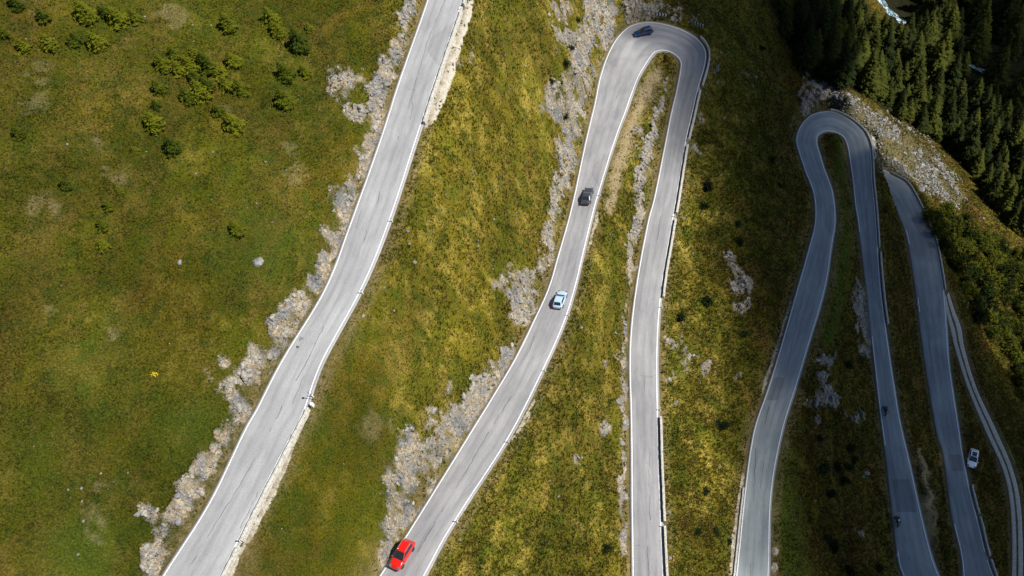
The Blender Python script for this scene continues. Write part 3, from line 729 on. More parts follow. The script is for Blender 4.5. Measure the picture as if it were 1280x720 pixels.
# chevron boards on the hairpin
def chevron_board(c_px, heading_px, flip, label):
    r, k = near_road(c_px)
    P = hit(*c_px)
    z = ground(P[0], P[1])
    a = at_z(*heading_px[0], z - ZC); b = at_z(*heading_px[1], z - ZC)
    t_ = Vector(b - a); t_.z = 0; t_.normalize(); f = Vector((t_.y, -t_.x, 0))
    if f.dot(Vector(CAM - P)) < 0: f = -f
    M = frame_at(P, f); M.translation.z = z + .0
    o = empty('chevron_sign', M); tag(o, label, 'road sign', 'chevron boards on the hairpin')
    Lw, Hh = 3.0, 1.15
    bm = bmesh.new(); bx(bm, (0, 0, 1.35), (.05, Lw, Hh), bev=.012); mesh_bm('board', bm, plain('black_sign_board', (.018, .022, .026), .45), o)
    bm = bmesh.new()
    for q in range(4):
        y0 = (q - 1.5) * .72
        s = -1 if flip else 1
        # arrow in the board's own plane; +y is towards the picture's right when seen from the road
        pts = [(-.27, .48), (.0, .48), (.27, 0), (.0, -.48), (-.27, -.48), (.0, 0)]
        vs = [bm.verts.new((.029, y0 + s * u, 1.35 + v)) for u, v in pts]; ws = [bm.verts.new((.035, y0 + s * u, 1.35 + v)) for u, v in pts]
        bm.faces.new((ws[0], ws[1], ws[2], ws[5])); bm.faces.new((ws[5], ws[2], ws[3], ws[4]))
        for i in range(6): bm.faces.new((vs[i], vs[(i + 1) % 6], ws[(i + 1) % 6], ws[i]))
    mesh_bm('chevrons', bm, M_plast, o)
    for y in (-.9, .9):
        bm = bmesh.new(); cyl(bm, (-.06, y, -.8), (-.06, y, 1.8), .035, .035, 8); mesh_bm('post', bm, M_steel, o)
    return o
chevron_board((827, 24), ((815, 20), (838, 22)), False, 'black board of four white chevrons facing the hairpin below grey cliffs')
chevron_board((874, 36), ((865, 29), (886, 36)), True, 'tilted black board of white chevrons above the start of the curved parapet')

# ------------------------------------------------------------------ vehicles
def car_paint(name, c, flake=.0):
    t = NT(name); t.col(c); t.p(Roughness=.32, Metallic=flake); t.b.inputs['Coat Weight'].default_value = .8; t.b.inputs['Coat Roughness'].default_value = .06
    return t.m
t = NT('tinted_glass'); t.col((.012, .02, .026)); t.p(Roughness=.06); t.b.inputs['Specular IOR Level'].default_value = .8; M_glass = t.m
M_tyre = plain('tyre_rubber', (.02, .02, .02), .85); M_alloy = plain('alloy', (.5, .5, .52), .3, .9); M_trim = plain('dark_trim', (.025, .025, .027), .6); M_chrome = plain('bright_metal', (.72, .73, .75), .2, .9)
M_head = plain('headlamp_lens', (.10, .11, .12), .1); M_tail = plain('tail_lamp_lens', (.42, .015, .02), .2)

def lerp_tab(tab, x):
    for (a, u), (b, v) in zip(tab, tab[1:]):
        if x <= b: return u + (v - u) * (x - a) / (b - a)
    return tab[-1][1]

def make_car(name, label, cat, L, W, Hh, paint, kind='hatch', rails=False, sunroof=False):
    root = empty(name); tag(root, label, cat)
    w = W / 2; z0 = .2
    bel = Hh * .60
    hood = Hh * .61 if kind != 'suv' else Hh * .63
    xA = L * .235 if kind != 'saloon' else L * .22       # windscreen foot
    xB = -L * .01 if kind != 'saloon' else -L * .02           # roof front
    xC = {'hatch': -L * .33, 'suv': -L * .37, 'saloon': -L * .21, 'wagon': -L * .38}[kind]
    xD = {'hatch': -L * .45, 'suv': -L * .455, 'saloon': -L * .36, 'wagon': -L * .465}[kind]
    tail = bel if kind != 'saloon' else Hh * .64
    top = [(-L / 2, tail * .80), (-L / 2 + .08, tail * .95), (xD, tail), (xA, bel + .02), (L * .36, hood * .93), (L / 2 - .15, hood * .80), (L / 2, hood * .62)]
    bm = bmesh.new(); rings = []
    xs = [-L / 2, -L / 2 + .07, -L / 2 + .25, -L * .38, -L * .26, -L * .1, L * .05, xA, L * .28, L * .36, L / 2 - .28, L / 2 - .08, L / 2]
    for x in xs:
        u = abs(2 * x / L); ww = w * (1 - .05 * u ** 2 - .17 * u ** 9); zt = lerp_tab(top, x); zb = z0 + .10 * u ** 8
        half = [(.0, zb), (.84 * ww, zb), (.96 * ww, zb + .07), (ww, zb + (zt - zb) * .45), (.985 * ww, zb + (zt - zb) * .72), (.93 * ww, zt - .05), (.84 * ww, zt), (.45 * ww, zt + .025), (0, zt + .03)]
        ring = [(y, z) for y, z in half] + [(-y, z) for y, z in half[-2:0:-1]]
        rings.append([bm.verts.new((x, y, z)) for y, z in ring])
    for a, b in zip(rings, rings[1:]):
        for k in range(len(a)): bm.faces.new((a[k], a[(k + 1) % len(a)], b[(k + 1) % len(a)], b[k]))
    bm.faces.new(rings[0]); bm.faces.new(rings[-1])
    body = mesh_bm('body', bm, paint, root, True)
    md = body.modifiers.new('round', 'SUBSURF'); md.levels = 1; md.render_levels = 2
    # cabin
    def outline(x0, x1, hw, ch):
        return [(x1, hw - ch), (x1 - ch, hw), (x0 + ch, hw), (x0, hw - ch), (x0, -hw + ch), (x0 + ch, -hw), (x1 - ch, -hw), (x1, -hw + ch)]
    lay = [(outline(xD, xA, w * .90, .10), bel - .03), (outline(xC, xB, w * .735, .10), Hh - .055), (outline(xC + .05, xB - .06, w * .70, .13), Hh - .022), (outline(xC + .14, xB - .18, w * .62, .16), Hh - .002), (outline(xC + .5, xB - .5, w * .3, .1), Hh + .012)]
    bm = bmesh.new(); rr = [[bm.verts.new((x, y, z)) for x, y in o_] for o_, z in lay]
    for a, b in zip(rr, rr[1:]):
        for k in range(8): bm.faces.new((a[k], a[(k + 1) % 8], b[(k + 1) % 8], b[k]))
    bm.faces.new(rr[-1]); mesh_bm('roof', bm, paint, root)
    zb, zr_ = bel - .03, Hh - .055
    def panel(nm, quad, inset=(.06, .06, .06, .06), parent=root, mat=M_glass, lift=.012):
        a, b, c, d = [Vector(q) for q in quad]       # a,b bottom; c,d top (a-d, b-c are the sides)
        def pt(u, v): return (a * (1 - u) + b * u) * (1 - v) + (d * (1 - u) + c * u) * v
        n_ = (b - a).cross(d - a).normalized(); cen = (a + b + c + d) / 4
        if n_.dot(cen - Vector((0, 0, .5))) < 0: n_ = -n_
        l_, r_, b_, t2 = inset
        Q = [pt(l_, b_), pt(1 - r_, b_), pt(1 - r_, 1 - t2), pt(l_, 1 - t2)]
        bm = bmesh.new(); lo = [bm.verts.new(q - n_ * .02) for q in Q]; hi = [bm.verts.new(q + n_ * lift) for q in Q]
        bm.faces.new(hi)
        for i in range(4): bm.faces.new((lo[i], lo[(i + 1) % 4], hi[(i + 1) % 4], hi[i]))
        return mesh_bm(nm, bm, mat, parent)
    hw0, hw1 = w * .90 - .10, w * .735 - .10
    panel('windscreen', [(xA, -hw0, zb), (xA, hw0, zb), (xB, hw1, zr_), (xB, -hw1, zr_)], (-.03, -.03, .06, .03))
    panel('rear_window', [(xD, -hw0, zb), (xD, hw0, zb), (xC, hw1, zr_), (xC, -hw1, zr_)], (.05, .05, .16, .12))
    for s in (-1, 1):
        A0 = Vector((xA - .10, s * w * .90, zb)); B0 = Vector((xB - .10, s * w * .735, zr_)); D0 = Vector((xD + .10, s * w * .90, zb)); C0 = Vector((xC + .10, s * w * .735, zr_))
        f = .50
        mb_ = D0 + (A0 - D0) * f; mt = C0 + (B0 - C0) * f
        panel('side_window', [mb_, A0, B0, mt], (.01, .05, .12, .05)); panel('side_window', [D0, mb_, mt, C0], (.08, .01, .12, .05))
    if sunroof:
        bm = bmesh.new(); bx(bm, ((xB + xC) / 2 + .12, 0, Hh + .012), (.95, .86, .03), bev=.01); mesh_bm('sunroof', bm, M_glass, root)
    if rails:
        for s in (-1, 1):
            bm = bmesh.new(); bx(bm, ((xB + xC) / 2 - .02, s * w * .67, Hh + .04), ((xB - xC) * .86, .05, .045), bev=.012)
            for q in (-.4, .4): bx(bm, ((xB + xC) / 2 + q * (xB - xC), s * w * .67, Hh + .005), (.10, .05, .06))
            mesh_bm('roof_rail', bm, M_chrome, root)
    for s in (-1, 1):
        bm = bmesh.new(); bx(bm, (L / 2 - .20, s * w * .70, hood * .77), (.34, .34, .15), rot=Matrix.Rotation(s * -.32, 4, 'Z') @ Matrix.Rotation(.3, 4, 'Y'), bev=.04); mesh_bm('headlight', bm, M_head, root)
        bm = bmesh.new(); bx(bm, (-L / 2 + .09, s * w * .74, tail * .80), (.14, .30, .20), rot=Matrix.Rotation(s * .25, 4, 'Z'), bev=.03); mesh_bm('tail_light', bm, M_tail, root)
        bm = bmesh.new(); bx(bm, (xA - .20, s * (w + .07), bel + .06), (.12, .22, .14), bev=.035); mesh_bm('wing_mirror', bm, paint, root)
        for xx in (L * .31, -L * .30):
            bm = bmesh.new(); y = s * (w - .11); rr_ = .325 if kind != 'suv' else .36
            lathe_y(bm, [(rr_ * .62, -.10), (rr_ * .95, -.105), (rr_, -.07), (rr_, .07), (rr_ * .95, .105), (rr_ * .62, .10)], (xx, y, rr_)); wh = mesh_bm('wheel', bm, M_tyre, root, True)
            bm = bmesh.new(); lathe_y(bm, [(rr_ * .63, -.095), (rr_ * .60, .06), (rr_ * .12, .085)][::1], (xx, y, rr_), 16) if s > 0 else lathe_y(bm, [(rr_ * .63, .095), (rr_ * .60, -.06), (rr_ * .12, -.085)], (xx, y, rr_), 16)
            for q in range(5):
                th = 2 * math.pi * q / 5; bx(bm, (xx + rr_ * .36 * math.cos(th), y + s * .085, rr_ + rr_ * .36 * math.sin(th)), (rr_ * .5, .03, .05), rot=Matrix.Rotation(-th, 4, 'Y'))
            mesh_bm('rim', bm, M_alloy, wh)
    bm = bmesh.new(); bx(bm, (L / 2 - .06, 0, .40), (.12, W * .62, .16), bev=.03); mesh_bm('grille', bm, M_trim, root)
    bm = bmesh.new(); bx(bm, (-L / 2 + .06, 0, .34), (.12, W * .72, .14), bev=.03); mesh_bm('rear_bumper', bm, M_trim, root)
    return root

def place_on_road(o, pxy, down, dang=0, dz=.03):
    r, k = near_road(pxy); P = on_road(pxy, dz); k = int(np.argmin(np.linalg.norm(r.C[:, :2] - P[:2], axis=1)))
    T_ = r.T[k].copy(); tx, ty, _ = to_px(np.array([P, P + T_]))
    if ((ty[1] - ty[0]) > 0) != down: T_ = -T_
    side = (r.R[k] - r.L[k]); side /= np.linalg.norm(side); up = np.cross(T_, side); up *= np.sign(up[2])
    f = Matrix.Rotation(dang, 3, Vector(up)) @ Vector(T_)
    o.matrix_world = frame_at(P, f, up)
c = make_car('parked_suv', 'red suv with bright roof rails near the bottom edge of the second road', 'car', 4.35, 1.86, 1.62, car_paint('red_paint', (.54, .009, .007)), 'suv', rails=True)
c.name = 'suv'; place_on_road(c, (504.5, 696), True)
c = make_car('saloon_car', 'dark grey saloon driving up the second road, casting a shadow', 'car', 4.7, 1.85, 1.46, car_paint('dark_grey_paint', (.055, .06, .065), .4), 'saloon'); place_on_road(c, (734.5, 248), False)
c = make_car('hatchback_car', 'pale blue hatchback driving up the second road below the dark saloon', 'car', 4.05, 1.78, 1.48, car_paint('pale_blue_paint', (.42, .56, .68), .2), 'hatch'); place_on_road(c, (700.5, 377.5), False)
c = make_car('estate_car', 'navy blue estate with roof rails turning through the upper hairpin', 'car', 4.6, 1.84, 1.56, car_paint('navy_paint', (.004, .016, .075), .0), 'wagon', rails=True)
r_, k_ = near_road((806, 45)); P = on_road((804.5, 43), .04); a = at_z(793, 46.5, P[2] - ZC); b = at_z(817, 40, P[2] - ZC); v = a - b; v[2] = 0
c.matrix_world = frame_at(P, v)
c = make_car('white_car', 'white car with dark sunroof parked in the lay-by of the lowest road', 'car', 4.1, 1.76, 1.5, car_paint('white_paint', (.82, .83, .84)), 'hatch', sunroof=True)
kk = RD4.near_px(1203, 575); zz = RD4.C[kk, 2]; P = at_z(1215.5, 574, zz - ZC); P[2] = ground(P[0], P[1]) + .02
a = at_z(1213, 585, zz - ZC); b = at_z(1218, 561, zz - ZC); v = a - b; v[2] = 0
c.matrix_world = frame_at(P, v)

# motorcycles and their riders
def make_motorcycle(name, label):
    o = empty(name); tag(o, label, 'motorcycle', 'motorcycles riding down the lower road')
    for x in (.72, -.72):
        bm = bmesh.new(); lathe_y(bm, [(.20, -.05), (.30, -.065), (.325, -.03), (.325, .03), (.30, .065), (.20, .05)], (x, 0, .325)); wh = mesh_bm('wheel', bm, M_tyre, o, True)
        bm = bmesh.new(); lathe_y(bm, [(.20, -.04), (.05, -.06), (.05, .06), (.20, .04)], (x, 0, .325), 14); mesh_bm('rim', bm, M_alloy, wh)
    bm = bmesh.new()
    prof = [(-.95, .80, .10, .06), (-.62, .78, .17, .09), (-.25, .72, .19, .13), (.05, .78, .20, .16), (.32, .86, .20, .18), (.52, .84, .17, .18), (.72, .86, .20, .16), (.86, .92, .08, .06)]
    rg = [[bm.verts.new((x, hw * math.cos(q * math.pi / 5), z + hh * math.sin(q * math.pi / 5))) for q in range(10)] for x, z, hw, hh in prof]
    for a, b in zip(rg, rg[1:]):
        for q in range(10): bm.faces.new((a[q], a[(q + 1) % 10], b[(q + 1) % 10], b[q]))
    bm.faces.new(rg[0]); bm.faces.new(rg[-1]); mesh_bm('body', bm, plain('black_bike_paint', (.008, .008, .010), .4, coat=.2), o, True)
    bm = bmesh.new(); bx(bm, (.05, 0, .45), (.52, .34, .38), bev=.07); mesh_bm('engine', bm, M_trim, o)
    bm = bmesh.new()
    for y in (-.11, .11): cyl(bm, (.72, y, .33), (.50, y * .9, .95), .028, .03, 8)
    mesh_bm('fork', bm, M_steel, o)
    bm = bmesh.new(); cyl(bm, (.42, -.40, 1.02), (.48, 0, 1.0), .018, .018, 8); cyl(bm, (.42, .40, 1.02), (.48, 0, 1.0), .018, .018, 8); mesh_bm('handlebar', bm, M_steel, o)
    bm = bmesh.new(); bx(bm, (-.35, 0, .86), (.72, .28, .09), bev=.03); mesh_bm('seat', bm, M_black, o)
    for s in (-1, 1):
        bm = bmesh.new(); bx(bm, (-.70, s * .34, .66), (.50, .24, .38), bev=.04); mesh_bm('pannier', bm, M_trim, o)
        bm = bmesh.new(); cyl(bm, (.46, s * .20, 1.02), (.44, s * .42, 1.20), .01, .01, 6); bx(bm, (.44, s * .43, 1.21), (.04, .14, .09), bev=.02); mesh_bm('mirror', bm, M_black, o)
    bm = bmesh.new(); bx(bm, (.86, 0, .92), (.08, .2, .14), bev=.03); mesh_bm('headlight', bm, M_head, o)
    bm = bmesh.new(); bx(bm, (.66, 0, 1.12), (.03, .34, .26), rot=Matrix.Rotation(-.5, 4, 'Y'), bev=.01); mesh_bm('windscreen', bm, M_glass, o)
    return o
def make_rider(label, suit, helmet):
    o = empty('person'); tag(o, label, 'person', 'riders on the motorcycles')
    J = {'pel': (-.28, 0, .98, .16), 'bel': (-.22, 0, 1.14, .155), 'che': (-.10, 0, 1.36, .175), 'nek': (-.02, 0, 1.53, .075), 'hea': (.03, 0, 1.64, .09)}
    E = [('pel', 'bel'), ('bel', 'che'), ('che', 'nek'), ('nek', 'hea')]
    for s, q in ((-1, 'l'), (1, 'r')):
        J.update({q + 'sh': (-.06, s * .20, 1.44, .082), q + 'el': (.14, s * .36, 1.22, .062), q + 'wr': (.38, s * .34, 1.08, .048), q + 'hd': (.45, s * .33, 1.05, .05),
                  q + 'hi': (-.24, s * .12, .95, .12), q + 'kn': (.16, s * .27, .86, .085), q + 'an': (-.10, s * .25, .46, .06), q + 'to': (.10, s * .26, .42, .05)})
        E += [('che', q + 'sh'), (q + 'sh', q + 'el'), (q + 'el', q + 'wr'), (q + 'wr', q + 'hd'), ('pel', q + 'hi'), (q + 'hi', q + 'kn'), (q + 'kn', q + 'an'), (q + 'an', q + 'to')]
    names = list(J); me = bpy.data.meshes.new('body'); me.from_pydata([J[k][:3] for k in names], [(names.index(a), names.index(b)) for a, b in E], [])
    b = link('body', me, suit, o)
    m = b.modifiers.new('skin', 'SKIN'); b.modifiers.new('sub', 'SUBSURF').levels = 1
    for k, v in zip(names, me.skin_vertices[0].data): v.radius = (J[k][3], J[k][3]); v.use_root = (k == 'pel')
    bm = bmesh.new(); bmesh.ops.create_icosphere(bm, subdivisions=3, radius=.15, matrix=Matrix.Translation((.04, 0, 1.68)) @ Matrix.Diagonal((1.12, .92, 1.0, 1))); hm = mesh_bm('helmet', bm, helmet, o, True)
    bm = bmesh.new(); bx(bm, (.165, 0, 1.675), (.06, .20, .09), bev=.03); mesh_bm('visor', bm, M_glass, hm)
    # gloved hands closed round the grips: palm, four bent fingers and a thumb
    for s in (-1, 1):
        bm = bmesh.new(); bx(bm, (.415, s * .35, 1.055), (.09, .085, .035), bev=.012)
        for q in range(4):
            y = s * (.32 + .021 * q); l_ = (.034, .04, .038, .03)[q]
            cyl(bm, (.455, y, 1.058), (.48, y, 1.045), .0095, .0095, 6); cyl(bm, (.48, y, 1.045), (.478, y, 1.045 - l_), .0095, .0085, 6); cyl(bm, (.478, y, 1.045 - l_), (.45, y, 1.035 - l_), .0085, .0075, 6)
        cyl(bm, (.42, s * .31, 1.045), (.445, s * .295, 1.02), .011, .010, 6); cyl(bm, (.445, s * .295, 1.02), (.468, s * .305, 1.0), .010, .009, 6)
        mesh_bm('glove', bm, M_black, o)
    return o
M_suit = plain('black_riding_suit', (.010, .010, .012), .7); M_suit2 = plain('grey_riding_suit', (.016, .016, .02), .7)
for pxy, lab, lab2, hel, suit in (((1106, 515), 'black touring motorcycle riding down the lower road, the higher of two', 'rider in black with dark helmet on the higher motorcycle', plain('dark_helmet', (.02, .02, .03), .2, coat=.8), M_suit),
                            ((1121, 653), 'black motorcycle close to the road edge near the orange marks', 'rider in dark clothes with white helmet on the motorcycle near orange marks', plain('white_helmet', (.75, .75, .76), .25, coat=.8), M_suit2)):
    mcy = make_motorcycle('motorcycle', lab); place_on_road(mcy, pxy, True)
    pr = make_rider(lab2, suit, hel); pr.matrix_world = mcy.matrix_world.copy()
# ------------------------------------------------------------------ plants, stones, cloud
def tri_mesh(name, T, mat, parent=None, col=None):
    T = np.asarray(T, float); V = T.reshape(-1, 3); o = mesh_np(name, V, np.arange(len(V)).reshape(-1, 3), mat, parent)
    if col is not None: cattr(o, 'gcol', np.repeat(col, 3, axis=0))
    return o
def leaf_mat(name, a, b, sc=1.2, attr=False, trans=.15):
    t = NT(name); oi = t.n('ShaderNodeObjectInfo'); nn = t.noise(t.pos(), sc, 3)
    f = t.math('ADD', t.math('MULTIPLY', nn, .7), t.math('MULTIPLY', t.math('SUBTRACT', oi.outputs['Random'], .5), .6))
    t.col(t.ramp(f, [(.15, a), (.6, b)])); t.p(Roughness=.85); t.b.inputs['Specular IOR Level'].default_value = .06
    return t.m
M_spruce = leaf_mat('spruce_needles', (.010, .015, .003), (.047, .052, .007))
M_young = leaf_mat('young_spruce_needles', (.026, .038, .003), (.088, .094, .005))
M_juni = leaf_mat('juniper_leaves', (.004, .009, .003), (.014, .024, .006))
M_alder = leaf_mat('alder_leaves', (.008, .014, .002), (.062, .066, .005), .5)
M_bark = plain('bark', (.10, .075, .055), .9, var=.3)

def spruce_tris(H, rad, levels, nb, seed, droop=.32, ragged=.25, base=.10):
    q = random.Random(seed); T = []
    for l in range(levels):
        f = (l + .5) / levels; z = H * (base + (1 - base) * f); rr = rad * (1 - f) ** .85 * (1 - .25 * (f < .12)) + .04 * H * .25
        for k in range(nb):
            th = 2 * math.pi * (k + q.random() * .9) / nb + l * 1.1; r = rr * q.uniform(1 - ragged * 1.6, 1 + ragged)
            dx, dy = math.cos(th), math.sin(th); zt = z - r * droop * q.uniform(.5, 1.3) + .18 * r * (f > .6); zz = z + q.uniform(-.3, .3) * H / levels
            # a frond: a central ridge with side sprays hanging off it
            m = 4
            for s in range(m):
                a = s / m; b = (s + 1.25) / m
                if b > 1: b = 1
                pa = (dx * r * a, dy * r * a, zz + (zt - zz) * a ** .8); pb = (dx * r * b, dy * r * b, zz + (zt - zz) * b ** .8)
                wv = r * (.36 - .18 * a) * q.uniform(.6, 1.3)
                for sg in (-1, 1):
                    tip = (pb[0] - dy * wv * sg + dx * .05 * r, pb[1] + dx * wv * sg + dy * .05 * r, pb[2] - wv * q.uniform(.15, .7))
                    T.append((pa, pb, tip))
    tp = H * 1.02
    for k in range(4):
        th = k * 1.57; T.append(((0, 0, tp), (.06 * rad * math.cos(th), .06 * rad * math.sin(th), H * .9), (.06 * rad * math.cos(th + 1.2), .06 * rad * math.sin(th + 1.2), H * .9)))
    return T
def make_tree(name, H, rad, levels, nb, seed, mat, label, cat, group, **kw):
    o = empty(name); tag(o, label, cat, group)
    tri_mesh('crown', spruce_tris(H, rad, levels, nb, seed, **kw), mat, o)
    bm = bmesh.new(); cyl(bm, (0, 0, -.6), (0, 0, H * .94), H * .016 + .03, .02, 8); mesh_bm('trunk', bm, M_bark, o)
    return o
def dup(src, label=None, group=None):
    o = src.copy(); COL.objects.link(o)
    for ch in src.children:
        c = ch.copy(); COL.objects.link(c); c.parent = o
    if label: o['label'] = label
    if group: o['group'] = group
    return o
def put(o, P, sc, rz, tilt=0, sz=1):
    o.location = P; o.scale = (sc, sc, sc * sz); o.rotation_euler = (rnd.uniform(-tilt, tilt), rnd.uniform(-tilt, tilt), rz)

# ---- the spruce forest on the valley slope
protos = [make_tree('spruce_tree', 18, 4.2 + .35 * (k % 3), 30, 12, 100 + k, M_spruce, 'x', 'tree', 'spruces of the forest on the valley slope') for k in range(5)]
used = [False] * 5
GREEN_GAP = []
GAPP = [(1058, -60), (1060, 25), (1078, 52), (1108, 66), (1138, 62), (1152, 40), (1150, -60)]
cand = []; tries = 0; q = random.Random(5)
while tries < 9000 and len(cand) < 298:
    tries += 1
    a, b = q.uniform(950, 1300), q.uniform(-30, 312)
    if not inpoly(np.array(a), np.array(b), forest_px): continue
    if inpoly(np.array(a), np.array(b), GAPP): continue
    sparse = sstep(1120, 1230, a + max(0, 60 - b) * .5) * (b < 130 + (a - 1120) * .25)
    P = hit(a, b)
    dmin = 3.4 + 6.0 * float(sparse)
    if any((P[0] - c_[0]) ** 2 + (P[1] - c_[1]) ** 2 < dmin ** 2 for c_, _, _, _ in cand): continue
    cand.append((P, a, b, float(sparse)))
for P, a, b, spx in cand:
    k = q.randrange(5)
    edge = not inpoly(np.array(a - 16), np.array(b + 16), forest_px)
    if spx > .5: lb = 'lone spruce with a light tip rising from the dark valley bottom'
    elif edge: lb = 'spruce on the forest edge beside the sunlit boulder slope'
    else: lb = 'tall spruce in the thick of the forest on the valley slope'
    if not used[k]: o = protos[k]; used[k] = True; o['label'] = lb
    else: o = dup(protos[k], lb)
    h = q.uniform(.58, 1.05) * (.85 if edge else 1) * (1.12 if spx > .5 else 1)
    put(o, (P[0], P[1], P[2] - .2), h, q.uniform(0, 6.28), .03, q.uniform(.92, 1.15))

# ---- young spruces on the high meadow, clump by clump
CL = [('along the top edge of the meadow', [(22, 10, 24), (56, 25, 22), (97, 55, 20), (62, 60, 30), (32, 64, 24), (5, 45, 22)]),
      ('in the top clump beside bare scree', [(110, 26, 36), (133, 22, 24), (150, 30, 34), (170, 27, 24), (124, 60, 32), (92, 58, 18)]),
      ('in the large meadow thicket', [(205, 86, 28), (219, 72, 22), (224, 92, 24), (237, 88, 30), (250, 82, 34), (262, 88, 34), (273, 94, 30), (248, 105, 26), (236, 126, 30), (254, 124, 34), (262, 112, 26), (201, 115, 24)]),
      ('in the loose group above the thicket', [(286, 38, 32), (293, 82, 28), (285, 112, 24), (303, 116, 30), (276, 144, 26), (294, 162, 34)]),
      ('in the column beside the earth bank', [(340, 30, 30), (348, 44, 28), (387, 38, 16), (376, 62, 36), (359, 98, 34), (382, 93, 22), (356, 130, 34)]),
      ('in the straggling line below the thicket', [(197, 135, 16), (196, 160, 34), (25, 170, 22), (217, 188, 28), (170, 190, 14), (84, 235, 20), (137, 260, 18), (150, 240, 14), (130, 285, 20), (130, 310, 22), (298, 292, 26)])]
yp = [make_tree('young_spruce', 3.0, 1.45, 14, 13, 300 + k, M_young, 'x', 'young tree', 'young spruces on the high meadow', droop=.15, ragged=.3, base=.06) for k in range(4)]
ui = 0
for cn, pts in CL:
    pts = sorted(pts)
    for k, (a, b, s) in enumerate(pts):
        P = hit(a, b); dep_ = to_px(P)[2]
        big_ = max(p_[2] for p_ in pts) == s
        lb = f'{ORD[k]} young spruce from the left {cn}' if True else ''
        o = yp[ui] if ui < 4 else dup(yp[ui % 4]); o['label'] = lb; ui += 1
        hgt = s * dep_ / F * .9
        put(o, (P[0], P[1], P[2] - .1), hgt / 3.0, rnd.uniform(0, 6.28), .08, rnd.uniform(.85, 1.1))

# ---- dark junipers on the lower slopes, alders beside the lowest road
def leaf_tris(seed, n_, rx, rz_, ls, lobes=5):
    q = random.Random(seed); T = []
    Lb = [(q.uniform(-.5, .5) * rx, q.uniform(-.5, .5) * rx, q.uniform(.25, .75) * rz_, q.uniform(.4, .65)) for _ in range(lobes)]
    for i in range(n_):
        c = Lb[q.randrange(lobes)]; v = Vector((q.gauss(0, 1), q.gauss(0, 1), q.gauss(0, 1))).normalized() * (q.random() ** .4)
        p_ = Vector((c[0] + v.x * c[3] * rx, c[1] + v.y * c[3] * rx, max(.03, c[2] + v.z * c[3] * rz_ * .8)))
        d1 = Vector((q.gauss(0, 1), q.gauss(0, 1), q.gauss(0, .6))).normalized() * ls * q.uniform(.6, 1.4); d2 = Vector((q.gauss(0, 1), q.gauss(0, 1), q.gauss(0, .6))).normalized() * ls * q.uniform(.4, .9)
        T.append((p_ - d1 * .5, p_ + d2, p_ + d1 * .5)); 
    return T
def make_bush(name, seed, n_, rx, rz_, ls, mat, cat, group, lobes=5):
    o = empty(name); tag(o, 'x', cat, group)
    tri_mesh('foliage', leaf_tris(seed, n_, rx, rz_, ls, lobes), mat, o)
    bm = bmesh.new(); q = random.Random(seed)
    for k in range(4): cyl(bm, (0, 0, -.2), (q.uniform(-.4, .4) * rx, q.uniform(-.4, .4) * rx, rz_ * .6), .04, .015, 6)
    mesh_bm('stem', bm, M_bark, o)
    return o
JB = [('on the slope beside the middle road', [(884, 234, 9), (881, 257, 6), (923, 278, 6), (924, 303, 8), (883, 376, 9), (850, 397, 7), (930, 417, 6), (902, 531, 8)]),
      ('on the grass between the bottom of the middle roads', [(883, 613, 6), (874, 663, 5), (895, 664, 5), (911, 677, 6), (757, 684, 8)]),
      ('in the cluster between the lower roads', [(1032, 586, 9), (1048, 583, 8), (1060, 584, 7), (1054, 600, 7), (1037, 617, 7), (1062, 560, 7), (1066, 574, 6), (1035, 673, 7), (1042, 684, 8), (1061, 711, 8), (1098, 709, 7), (1024, 546, 5)]),
      ('on the shaded slope below the cliff', [(952, 60, 5), (975, 230, 5), (965, 200, 5), (1105, 262, 4), (1060, 455, 6)]),
      ('on the rock face beside the second road', [(712, 60, 6), (722, 25, 5), (708, 78, 6), (706, 145, 6), (700, 105, 5), (690, 100, 5)])]
jp = [make_bush('juniper_bush', 500 + k, 260, 1.0, .9, .28, M_juni, 'bush', 'dark junipers dotted over the slopes') for k in range(3)]
ui = 0
for cn, pts in JB:
    for k, (a, b, s) in enumerate(sorted(pts)):
        P = hit(a, b + 2); dp = to_px(P)[2]; o = jp[ui] if ui < 3 else dup(jp[ui % 3]); ui += 1
        o['label'] = f'{ORD[k]} dark juniper from the left {cn}'
        put(o, (P[0], P[1], P[2] - .1), s * dp / F * 1.3, rnd.uniform(0, 6.28), .1, rnd.uniform(.8, 1.1))
AL = []
apoly = [(1158, 268), (1180, 262), (1210, 282), (1250, 300), (1300, 330), (1300, 520), (1275, 500), (1255, 440), (1222, 400), (1196, 345), (1172, 300)]
q = random.Random(9); tries = 0
while len(AL) < 150 and tries < 5000:
    tries += 1; a, b = q.uniform(1155, 1300), q.uniform(262, 520)
    if not inpoly(np.array(a), np.array(b), apoly): continue
    P = hit(a, b)
    if any((P[0] - c_[0]) ** 2 + (P[1] - c_[1]) ** 2 < 2.0 ** 2 for c_ in AL): continue
    AL.append(P)
ap = [make_bush('alder_bush', 600 + k, 620, 1.7, 2.4, .40, M_alder, 'bush', 'alder bushes beside the lowest road', 7) for k in range(4)]
for k, P in enumerate(AL):
    o = ap[k] if k < 4 else dup(ap[k % 4]); o['label'] = 'green alder bush in the thicket below the lowest road'
    put(o, (P[0], P[1], P[2] - .1), q.uniform(.9, 1.9), q.uniform(0, 6.28), .1, q.uniform(.8, 1.2))
# one bush in yellow flower on the meadow
P = hit(194, 469); o = make_bush('flowering_bush', 77, 160, .5, .45, .13, leaf_mat('yellow_blossom', (.30, .22, .01), (.62, .46, .02), 4), 'bush', None); o['label'] = 'small bush in bright yellow flower on the green meadow'; o.location = P

